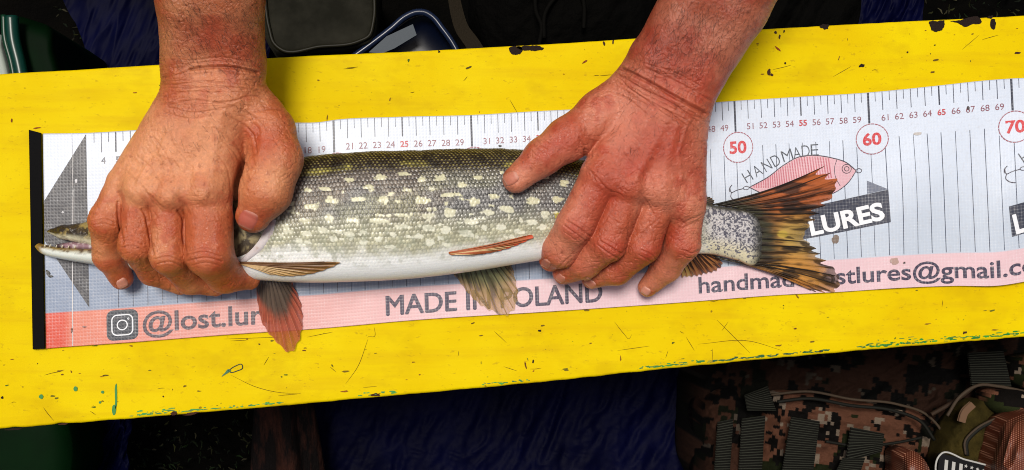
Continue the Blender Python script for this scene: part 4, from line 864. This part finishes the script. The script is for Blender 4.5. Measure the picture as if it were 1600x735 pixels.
def on_sdf(f, px, py, z0=.13):
    px = np.asarray(px, float); sh = px.shape; o = P(px, py, z0).reshape(-1, 3); d = o-CC; d /= np.linalg.norm(d, axis=1)[:, None]; p = o.copy()
    for _ in range(26): p = p+d*np.clip(f(p), -.004, .03)[:, None]*.92
    return p.reshape(sh+(3,))
def nail(f, arm, cx, cy, L, W_, ang, col=(.62, .26, .18), tip=(.70, .42, .30), bulge=.0006, dirt=(.10, .05, .03)):
    """a nail plate following the fingertip; ang points from its root to its free edge (picture degrees, down = 90)"""
    a = np.linspace(-1, 1, 17); b = np.linspace(-1, 1, 19); A, B = np.meshgrid(a, b, indexing='ij')
    wd = np.sqrt(np.clip(1-np.abs(B)**3.2*.82, 0, 1))*np.where(B > 0, 1, 1-.10*B**2); u = B*L/2; v = A*wd*W_/2; t = R_(ang); ca, sa = math.cos(t), math.sin(t)
    X_, Y_ = cx+u*ca-v*sa, cy+u*sa+v*ca; p = on_sdf(f, X_, Y_); n_ = grad(f, p.reshape(-1, 3)).reshape(p.shape)
    edge = np.maximum(np.abs(A), np.abs(B)); lift = bulge*(1-edge**4)-.0004*(edge**6)+.0003*ss(.5, 1, B); p = p+n_*lift[..., None]
    c = mix(np.broadcast_to(np.array(col), p.shape), tip, ss(.62, .8, B)); c = mix(c, (.66, .36, .28), ss(-.6, -.9, B)*.5); c = mix(c, dirt, ss(.84, .97, B)*.7); c = mix(c, np.array(col)*.7, ss(.85, 1, np.abs(A))*.6)
    mk('fingernail', p.reshape(-1, 3), gridF(17, 19), M_NAIL, arm, col=c.reshape(-1, 3))
nail(f_L, arm_L, 388, 344, 30, 34, 115, col=(.43, .105, .07), tip=(.52, .20, .13))
nail(f_L, arm_L, 191, 443, 15, 20, 62)
nail(f_R, arm_R, 798, 279, 24, 22, 150, col=(.50, .17, .11), tip=(.58, .26, .18))
nail(f_R, arm_R, 853, 412, 13, 17, 118, col=(.50, .16, .11)); nail(f_R, arm_R, 876, 435, 12, 18, 128, col=(.50, .17, .12)); nail(f_R, arm_R, 922, 443, 12, 22, 130, col=(.55, .2, .14)); nail(f_R, arm_R, 1009, 455, 12, 17, 125, col=(.60, .25, .18))
# short hairs on the forearms (nobody could count them)
def hairs(f, arm, n, xr, yr, ok, dirs, name='arm_hair'):
    px = rng.uniform(*xr, n); py = rng.uniform(*yr, n); k = ok(px, py); px, py = px[k], py[k]; p = on_sdf(f, px, py); n_ = grad(f, p)
    L = rng.uniform(.003, .008, len(p)); th = R_(dirs)+rng.normal(0, .5, len(p)); t = np.stack([np.cos(th), -np.sin(th), 0*th], -1); t -= n_*(t*n_).sum(1)[:, None]; t /= np.linalg.norm(t, axis=1)[:, None]
    pts = [p-n_*.0003, p+t*L[:, None]*.35+n_*L[:, None]*.20, p+t*L[:, None]*.7+n_*L[:, None]*.28, p+t*L[:, None]+n_*L[:, None]*.26]
    s = np.cross(t, n_); w_ = [.00006, .00005, .00004, .00001]
    V = np.stack([q+s*wd*k for q, wd in zip(pts, w_) for k in (-1, 1)]+[q+n_*wd for q, wd in zip(pts, w_)], 1); m = len(p)
    base = np.arange(m)[:, None, None]*12; fs = []
    for i in range(3): fs += [[2*i, 2*i+1, 2*i+3, 2*i+2], [2*i+1, 8+i, 9+i, 2*i+3], [8+i, 2*i, 2*i+2, 9+i]]
    F = (base+np.array(fs)[None]).reshape(-1, 4); mk(name, V.reshape(-1, 3), F, M_HAIR, arm, kind='stuff')
hairs(f_L, arm_L, 1500, (250, 410), (-5, 240), lambda x, y: (rng.random(len(x)) < np.where(y < 110, .75, .12)) & (x > 250) & (x < 408), 60)
hairs(f_R, arm_R, 3200, (960, 1215), (-5, 240), lambda x, y: (rng.random(len(x)) < np.where(y < 120, .7, .12)) & ((x-1043)*.874+(y-140)*.487 > -70) & ((x-1043)*.874+(y-140)*.487 < 70), 118)

# ------------------------------------------------------------------ things standing on the ground behind and below the bench
def pillow(name, outline, z0, h, mat, parent=None, colf=None, n=90, rings=26, skirt=.03, power=2.6, bumpf=None, uv=False, **tags):
    """a padded or boxy body: pixel outline at height z0, bulging up by h, with a side wall going down"""
    c = curve(outline, n, closed=True); ce = c.mean(0); rr = np.linspace(0.015, 1, rings)**.8
    Q = ce+(c-ce)[None]*rr[:, None, None]; z = z0+h*(1-rr[:, None]**power)*np.ones((1, n))
    if bumpf is not None: z = z+bumpf(Q[..., 0], Q[..., 1], rr[:, None]*np.ones((1, n)))
    V = P(Q[..., 0], Q[..., 1], z); dn = V[-1].copy(); mid = dn-np.array([0, 0, skirt*.5]); ctr = dn.mean(0); mid += (mid-ctr)*.02; dn = dn-np.array([0, 0, skirt]); dn += (ctr-dn)*.03
    V = np.concatenate([V, mid[None], dn[None]]); nr = rings+2; F = [tuple(map(int, f)) for f in gridF(nr, n, closev=True)]+[tuple(range(n)), tuple(range((nr-1)*n, nr*n))[::-1]]
    px, py = proj(V); col = None if colf is None else colf(px, py).reshape(-1, 3)
    return mk(name, V.reshape(-1, 3), F, mat, parent, col=col, **tags)
def tagit(o, label, cat, group=None):
    o['label'] = label; o['category'] = cat
    if group: o['group'] = group
    return o
def sheet(name, outline, z, amp, mat, col, freq=.02, nu=160, seed=0, extra=None, parent=None, **t):
    """cloth heightfield inside a four-cornered pixel outline"""
    a, b, c_, d = [np.array(p, float) for p in outline]; u, v = np.meshgrid(np.linspace(0, 1, nu), np.linspace(0, 1, nu), indexing='ij')
    q = a+(b-a)*u[..., None]*(1-v[..., None])+(d-a)*v[..., None]*(1-u[..., None])+(c_-a)*(u*v)[..., None]
    q[..., 0] += 7*n2(q[..., 1], q[..., 0]*0, .03, 2, seed); q[..., 1] += 5*n2(q[..., 0], q[..., 1]*0, .03, 2, seed+4)
    f = n2(q[..., 0]*1.6+.6*q[..., 1], q[..., 1]*.45, freq, 4, seed); zz = z+amp*(1-np.abs(f)*2.2)+amp*.15*n2(q[..., 0], q[..., 1], freq*3, 2, seed+3)
    if extra is not None: zz = zz+extra(q[..., 0], q[..., 1])
    return mk(name, P(q[..., 0], q[..., 1], zz).reshape(-1, 3), gridF(nu, nu)[:, ::-1], mat, parent, **t)
mta = M('navy_tarpaulin', (.0015, .002, .019), .6, .05); mta.base(mta.ramp(mta.noise(9, 5, .6), [(.35, (.0001, .0002, .006)), (.7, (.0004, .0010, .019))])); mta.bump(mta.math('ADD', mta.noise(11, 2, .5), mta.math('MULTIPLY', mta.noise(700, 2), .06)), .07, .004)
tagit(sheet('tarpaulin', [(488,560),(1112,540),(1120,800),(480,800)], -.35, .006, mta.m, None, seed=3), 'dark navy blue tarpaulin crumpled below the middle of the plank', 'tarpaulin')
tagit(sheet('blue_cloth', [(80,-60),(420,-60),(420,130),(150,130)], -.37, .006, mta.m, None, seed=9, freq=.012), 'dark navy blue cloth lying above the plank left of the left forearm', 'cloth')
tagit(sheet('blue_cloth', [(1338,-60),(1446,-60),(1440,80),(1342,80)], -.37, .012, mta.m, None, seed=15, nu=70), 'strip of dark navy blue cloth showing above the plank at upper right', 'cloth')
tagit(sheet('blue_cloth', [(108,640),(205,640),(195,800),(125,800)], -.36, .02, mta.m, None, seed=25, nu=80), 'small patch of navy blue cloth below the plank near the lower left corner', 'cloth')
# green box with a teal rim, its pale lid edge
mg = M('green_plastic', (.001, .022, .004), .6, .04); mg.base(mg.ramp(mg.noise(14, 3), [(.4, (.0003, .004, .0008)), (.7, (.0006, .012, .002))]))
gb = thing('plastic_box', 'dark green plastic box with teal rim above the left end of the plank', 'box', P(45, 70, GZ))
pillow('box_body', [(22,26),(55,33),(80,44),(88,80),(98,150),(40,160),(28,90)], -.20, .012, mg.m, gb, skirt=-GZ-.205, power=6)
mtl = M('teal_rim', (.001, .030, .02), .3, .4)
rimc = curve([(12,24),(15,60),(24,98),(34,150)], 30); mk_tube('rim', P(rimc[:, 0]+6, rimc[:, 1]+2, -.176), .006, mtl.m, gb, 10)
rimc = curve([(4,24),(6,60),(16,98),(25,150)], 30); mk_tube('rim', P(rimc[:, 0]+2, rimc[:, 1], -.182), .0028, M('green_rim_edge', (.002, .03, .012), .35, .4).m, gb, 8)
mw = M('pale_plastic', (.30, .34, .30), .5, .3)
tagit(pillow('pale_panel', [(-30,50),(0,56),(3,75),(13,118),(16,150),(-30,150)], -.19, .002, mw.m, skirt=.02, power=8, rings=10), 'pale grey plastic panel edge at the far left above the plank', 'panel')
tagit(pillow('green_box', [(-60,640),(60,630),(98,650),(104,760),(-60,790)], -.25, .01, mg.m, skirt=.15, power=5, ), 'dark green box below the plank in the lower left corner', 'box')
# olive case
mo_ = M('olive_case', (.020, .020, .014), .75, .06); mo_.base(mo_.ramp(mo_.noise(26, 6, .65), [(.35, (.008, .0078, .005)), (.68, (.022, .021, .015))])); mo_.bump(mo_.noise(260, 3), .2, .001)
cs = thing('case', 'worn olive grey case with rounded corners above the plank beside the left forearm', 'case', P(500, 30, GZ))
pillow('case_lid', [(404,-60),(500,-72),(588,-60),(587,0),(585,50),(578,66),(560,72),(500,79),(450,84),(430,80),(421,60),(412,0)], -.20, .004, mo_.m, cs, skirt=.05, power=14, n=130)
sc_ = curve([(412,-20),(421,50),(428,72),(440,82),(500,77),(560,69),(577,60),(583,40),(584,-20)], 60); mk_tube('seam', P(sc_[:, 0], sc_[:, 1]-4, -.196), .0018, M('case_seam', (.010, .009, .004), .5, .2).m, cs, 8)
pillow('case_body', [(404,-60),(500,-72),(586,-60),(583,0),(580,50),(560,70),(500,77),(450,82),(428,78),(412,0)], -.25, .0, mo_.m, cs, skirt=-GZ-.252, power=8, rings=6)
# blue tub with rolled rim and a pale label
mbl = M('blue_tub', (.001, .0025, .010), .3, .25); tub = thing('plastic_tub', 'dark blue plastic tub with rolled rim and pale blue label above the plank', 'tub', P(650, 80, GZ))
pillow('tub_body', [(562,84),(590,66),(620,44),(645,28),(660,24),(676,30),(690,46),(710,76),(716,120),(560,125)], -.215, -.012, mbl.m, tub, skirt=.2, power=3)
rc = curve([(548,92),(580,69),(610,46),(636,25),(650,19.5),(664,20),(676,27),(690,44),(706,66),(722,96)], 70); mk_tube('rim', P(rc[:, 0], rc[:, 1], -.204), .0032, M('tub_rim', (.007, .013, .036), .25, .4).m, tub, 10)
lb = np.array([(576,82),(604,57),(645,38),(651,55),(616,76),(596,84)], float); Vl = P(lb[:, 0], lb[:, 1], -.198); mk('label', np.vstack([Vl, Vl-[0, 0, .003]]), [tuple(range(6))[::-1], tuple(range(6, 12))]+[(k, (k+1) % 6, 6+(k+1) % 6, 6+k) for k in range(6)], M('pale_blue_label', (.020, .034, .050), .5, .3).m, tub, smooth=False)
# tan strap loop and dark bag
ms = M('webbing_tan', (.016, .012, .007), .8, .1); ms.bump(ms.noise(500, 3), .6, .001)
s1 = curve([(700,-40),(709,-5),(714,20),(722,45),(738,68),(752,92)], 40); Q, Fq = strip(s1, np.linspace(17, 24, 40)); zq = np.tile([-.17, -.175], 40)
Vs_ = P(Q[:, 0], Q[:, 1], zq); tagit(mk('strap', np.vstack([Vs_, Vs_-[0, 0, .003]]), np.vstack([Fq, Fq[:, ::-1]+80]), ms.m), 'curved tan strap hanging above the plank between the blue tub and the dark bag', 'strap')
mdk = M('black_cloth', (.0012, .0011, .0009), .9, .05); mdk.bump(mdk.noise(60, 5), .8, .01)
bag = thing('dark_bag', 'near black folded bag above the plank left of the right forearm', 'bag', P(880, 20, GZ))
pillow('bag_body', [(752,-80),(850,-90),(1000,-80),(1020,40),(960,100),(830,100),(770,80),(745,20)], -.25, .03, mdk.m, bag, skirt=.18, bumpf=lambda x, y, r: .012*n2(x+.5*y, y, .02, 3, 5))
for pts in ([(838,-30),(838,20),(846,40),(842,70)], [(850,60),(852,20),(870,-5),(930,-10)], [(912,45),(912,5),(905,-20)]):
    q = curve(pts, 30); mk_tube('piping', P(q[:, 0], q[:, 1], -.212), .0022, M('dark_piping', (.002, .0018, .0014), .8, .05).m, bag, 6)
tagit(pillow('dark_cushion', [(1150,-60),(1230,-70),(1330,-60),(1330,60),(1240,90),(1130,90)], -.27, .02, mdk.m, skirt=.14, bumpf=lambda x, y, r: .02*n2(x*1.3+y*.8, y*.2, .03, 3, 7)), 'near black folded cloth above the plank right of the right forearm', 'cloth')
# red-brown weathered post below the plank
mr = M('weathered_red_wood', rough=.8, spec=.15); mr.base(mr.mixc(mr.ramp(mr.noise(60, 5, .7, stretch=(1, .18, .3)), [(.47, 0.), (.62, 1.)]), (.002, .0006, .0004), (.030, .009, .005)))
mr.bump(mr.noise(110, 5, .7, stretch=(1, .15, .3)), 1.0, .004)
th = np.linspace(0, 2*np.pi, 60, endpoint=False); ln = np.linspace(0, 1, 50); A, T = np.meshgrid(ln, th, indexing='ij')
cxp, cyp = 440+14*A, 600+220*A; a0 = P(cxp, cyp, -.27-.06*A); rad = .030*(1+.18*np.sin(T*5+1)+.25*n2(np.cos(T)*3+A, np.sin(T)*3, 1, 3))*(.75+.5*A)
V = a0+np.stack([rad*np.cos(T), 0*T, rad*np.sin(T)*.7], -1); tagit(mk('wooden_post', V.reshape(-1, 3), [tuple(map(int, f)) for f in gridF(50, 60, closev=True)]+[tuple(range(60))[::-1], tuple(range(49*60, 50*60))], mr.m), 'weathered red brown wooden post below the plank left of the blue tarpaulin', 'post')
# grass blades and seed husks on the soil
m0 = M('dry_grass', rough=.8, spec=.2); m0.base(m0.vcol().outputs[0]); pl = []
for _ in range(420):
    x, y = random.choice([(random.uniform(205, 410), random.uniform(655, 800)), (random.uniform(205, 410), random.uniform(655, 800)), (random.uniform(90, 180), random.uniform(-40, 100)), (random.uniform(1440, 1620), random.uniform(-40, 60))])
    a = random.uniform(0, 6.28); l = random.uniform(3, 13); q = np.array([(x, y), (x+l*.5*math.cos(a), y+l*.5*math.sin(a)), (x+l*math.cos(a+.3), y+l*math.sin(a+.3))]); z = GZ+.012+random.random()*.03
    pl.append((*tube(P(q[:, 0], q[:, 1], np.array([z, z+.004, z+.008])), [.0006, .0014, .0003], 4, .4, cap=False), np.array(random.choice([(.05, .055, .012), (.012, .03, .004), (.10, .09, .045), (.008, .016, .003)]))*random.uniform(.1, .6)))
V, F, C = join(pl); mk('grass', V, F, m0.m, col=C, kind='stuff')

# camouflage backpack
mc = vmat('camouflage_cloth', .85, .1); mc.bump(mc.math('ADD', mc.noise(1500, 2), mc.math('MULTIPLY', mc.noise(90, 4), 1.5)), .5, .0012); M_CAM = mc.m
def camo(ax, ay, tint=1.0, cell=5.2, rot=.12, seed=0):
    def f(px, py):
        ca, sa = math.cos(rot), math.sin(rot); u = np.floor((px*ca+py*sa)/cell); v = np.floor((-px*sa+py*ca)/cell)
        a = n2(u+.5, v+.5, .13, 3, seed); b = n2(u+.5, v+.5, .22, 3, seed+31); e = n2(u+.5, v+.5, .35, 2, seed+57)
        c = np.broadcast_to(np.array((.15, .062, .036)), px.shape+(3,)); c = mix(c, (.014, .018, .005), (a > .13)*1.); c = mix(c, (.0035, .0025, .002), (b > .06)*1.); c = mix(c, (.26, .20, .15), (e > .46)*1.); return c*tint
    return f
pack = thing('backpack', 'brown digital camouflage backpack with webbing straps at the lower right', 'backpack', P(1350, 650, GZ))
kw = dict(n=420, rings=150)
pillow('pack_body', [(1108,590),(1160,560),(1260,535),(1400,525),(1520,520),(1640,510),(1680,640),(1680,800),(1400,820),(1150,810),(1100,740),(1100,660)], -.235, .035, M_CAM, pack, camo(0, 0, .10, seed=3), skirt=.17, bumpf=lambda x, y, r: .012*n2(x+y*.4, y, .022, 4, 8)-.006*np.abs(n2(x*.6+y, y*.5, .03, 3, 2)), **kw)  # low camo tint paints the plank's shade into the cloth colour
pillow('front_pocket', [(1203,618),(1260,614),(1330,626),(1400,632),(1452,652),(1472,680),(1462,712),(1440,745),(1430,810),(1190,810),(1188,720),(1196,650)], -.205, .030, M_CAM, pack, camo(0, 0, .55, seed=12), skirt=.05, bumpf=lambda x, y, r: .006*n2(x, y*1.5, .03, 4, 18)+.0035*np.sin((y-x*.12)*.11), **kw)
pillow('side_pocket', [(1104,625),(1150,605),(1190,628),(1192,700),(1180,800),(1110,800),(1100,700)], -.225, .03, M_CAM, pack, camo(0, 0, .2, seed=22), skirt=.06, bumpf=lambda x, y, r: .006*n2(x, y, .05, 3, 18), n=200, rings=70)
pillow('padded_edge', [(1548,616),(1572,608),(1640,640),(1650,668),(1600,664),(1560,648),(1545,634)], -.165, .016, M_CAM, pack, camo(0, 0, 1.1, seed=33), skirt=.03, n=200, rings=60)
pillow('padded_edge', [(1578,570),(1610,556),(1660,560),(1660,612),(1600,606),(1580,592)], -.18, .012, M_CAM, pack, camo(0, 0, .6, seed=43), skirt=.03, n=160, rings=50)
mzp = M('piping', (.05, .034, .022), .7, .2).m; mzk = M('dark_trim', (.006, .006, .004), .7, .2).m
for pts, zz, r_, m_ in (([(1205,617),(1262,612),(1330,624),(1402,632),(1450,650),(1473,682),(1466,708)], -.186, .0013, mzp), ([(1215,628),(1262,623),(1330,634),(1396,642),(1440,660),(1460,688)], -.176, .0016, mzk), ([(1290,690),(1340,697),(1400,692),(1440,684)], -.170, .0013, mzk), ([(1480,650),(1500,620),(1530,602),(1560,604),(1600,612)], -.165, .0016, mzp), ([(1455,648),(1490,628),(1522,604)], -.175, .0022, M('tan_edge', (.03, .017, .010), .7, .2).m)):
    q = curve(pts, 50); mk_tube('piping', P(q[:, 0], q[:, 1], zz), r_, m_, pack, 6)
mwb = M('olive_webbing', (.040, .042, .028), .75, .2).m; mwd = M('webbing_shadow', (.006, .006, .004), .9, .05).m
def webbing(a, b, c_, d, z, nrib):
    a, b, c_, d = [np.array(p, float) for p in (a, b, c_, d)]
    n_ = nrib*4+1; t = np.linspace(0, 1, n_)[:, None]; L_, R2 = a+(d-a)*t, b+(c_-b)*t; w_ = np.linspace(0, 1, 9)[None, :, None]
    q = L_[:, None]*(1-w_)+R2[:, None]*w_; rib = .0011*np.maximum(0, np.cos(t*nrib*2*np.pi))**1.0; zz = z+rib+.006*np.sin(np.pi*t)-.0015*(np.abs(w_[..., 0]-.5)*2)**6
    V = P(q[..., 0], q[..., 1], zz); low = V-[0, 0, .0022]; m = n_*9
    rc_ = mix(np.broadcast_to(np.array((.003, .003, .002)), (n_, 9, 3)), (.034, .036, .026), np.broadcast_to(np.maximum(0, np.cos(t*nrib*2*np.pi)), (n_, 9)))
    mk('webbing_strap', np.vstack([V.reshape(-1, 3), low.reshape(-1, 3)]), np.vstack([gridF(n_, 9)[:, ::-1], gridF(n_, 9)+m]), M_WEB, pack, col=np.vstack([rc_.reshape(-1, 3)]*2))
M_WEB = vmat('woven_webbing', .8, .15, 2500, .5).m
webbing((1513,552), (1568,549), (1581,606), (1519,605), -.17, 15)
webbing((1237,652), (1281,659), (1270,742), (1222,742), -.166, 24)
webbing((1330,668), (1382,678), (1378,706), (1322,722), -.164, 11); webbing((1318,716), (1352,716), (1336,762), (1300,752), -.163, 12)
webbing((1164,618), (1200,604), (1213,642), (1168,642), -.185, 11); webbing((1160,655), (1196,650), (1190,745), (1154,745), -.19, 22); webbing((1122,660), (1146,655), (1140,745), (1116,745), -.19, 22)
mol = M('olive_velour', (.060, .045, .010), .9, .1); mol.base(mol.ramp(mol.noise(60, 5), [(.35, (.016, .012, .002)), (.7, (.045, .033, .007))])); mol.bump(mol.noise(900, 3), .8, .001)
pillow('olive_pouch', [(1512,632),(1530,626),(1548,631),(1572,655),(1568,690),(1552,720),(1540,760),(1470,760),(1466,706),(1480,672)], -.175, .018, mol.m, pack, skirt=.03, bumpf=lambda x, y, r: .004*n2(x, y, .05, 3, 4), n=160, rings=40)
q = curve([(1575,651),(1548,660),(1525,674),(1510,692),(1511,712)], 40); mk_tube('pouch_seam', P(q[:, 0], q[:, 1], -.155), .0021, mzk, pack, 8); q2 = q+[-2.4, -1.6]; mk_tube('pouch_seam', P(q2[:, 0], q2[:, 1], -.1535), .0011, mzp, pack, 6)
q = curve([(1521,632),(1508,645),(1503,660)], 20); Q_, F_ = strip(q, 11); Vq = P(Q_[:, 0], Q_[:, 1], -.1535); mk('tan_tab', np.vstack([Vq, Vq-[0, 0, .003]]), np.vstack([F_, F_[:, ::-1]+40]), M('tan_tape', (.13, .075, .045), .8, .1).m, pack)
# flag patch
pc = [np.array(p, float) for p in ((1468,708), (1602,743), (1597,800), (1463,765))]
mpk = M('patch_black', (.003, .003, .004), .7, .2).m; mpw = M('patch_white', (.42, .42, .40), .7, .2).m
def quad(name, pts, z, th, m, parent, smooth=False):
    V = P(np.array(pts)[:, 0], np.array(pts)[:, 1], z); n_ = len(V); return mk(name, np.vstack([V, V-[0, 0, th]]), [tuple(range(n_))[::-1], tuple(range(n_, 2*n_))]+[(k, (k+1) % n_, n_+(k+1) % n_, n_+k) for k in range(n_)], m, parent, smooth=smooth)
def pq_(u, v): return pc[0]*(1-u)*(1-v)+pc[1]*u*(1-v)+pc[2]*u*v+pc[3]*(1-u)*v
pt_o = quad('patch', [pq_(*p) for p in ((0.02,0),(.98,0),(1,.05),(1,1),(0,1),(0,.05))], -.145, .004, mpk, pack)
bd = curve([pq_(*p) for p in ((0,.98),(0,.08),(.02,.01),(.3,0),(.7,0),(.98,.01),(1,.06),(1,.98))], 60); mk_tube('border', P(bd[:, 0], bd[:, 1], -.1445), .0009, mpw, pt_o, 6)
for u in (.07, .155, .24): quad('stripe', [pq_(u, .14), pq_(u+.038, .14), pq_(u+.038, .97), pq_(u, .97)], -.1443, .0005, mpw, pt_o)
for r_ in range(3):
    for k in range(8):
        ce = pq_(.315+.068*k+.034*(r_ % 2), .17+.17*r_); st_ = [ce+np.array([math.cos(a), math.sin(a)])*(3.0 if j % 2 == 0 else 1.4) for j, a in enumerate(np.linspace(-1.3, -1.3+2*np.pi, 11)[:-1])]
        quad('star', st_, -.1443, .0005, mpw, pt_o)
# copper coloured knitted mesh cloth
mk_ = M('copper_mesh', rough=.45, spec=.4); uvm = mk_.vcol(); mk_.base(uvm.outputs[0]); M_COP = mk_.m
def meshcloth(name, outline, z0, h, label):
    def cf(px, py):
        u = px/3.6; v = py/3.0; g_ = np.maximum(0, np.cos(u*2*np.pi))*np.maximum(0, np.cos((v+.5*np.floor(u+.5))*2*np.pi)); f = n2(px, py, .05, 3, 2)
        c = mix(np.broadcast_to(np.array((.10, .022, .010)), px.shape+(3,)), (.66, .32, .20), g_); return c  # raised knots coloured lighter, highlights painted into the knit
    def bf(px, py, r):
        u = px/3.6; v = py/3.0; return .0005*np.maximum(0, np.cos(u*2*np.pi))*np.maximum(0, np.cos((v+.5*np.floor(u+.5))*2*np.pi))+.008*(1-2*np.abs(n2(px*1.5+py*.4, py*.5, .025, 2, 6)))*(1-r**4)
    tagit(pillow(name, outline, z0, h, M_COP, None, cf, n=560, rings=200, skirt=.04, bumpf=bf), label, 'cloth')
meshcloth('mesh_cloth', [(1571,660),(1590,650),(1640,640),(1660,800),(1530,800),(1546,740),(1556,700)], -.135, .035, 'copper coloured coarse mesh cloth at the right edge beside the flag patch')
meshcloth('mesh_cloth', [(1414,710),(1426,705),(1440,714),(1455,738),(1470,790),(1405,790),(1411,740)], -.135, .012, 'small fold of copper coloured mesh cloth on the pocket left of the patch')
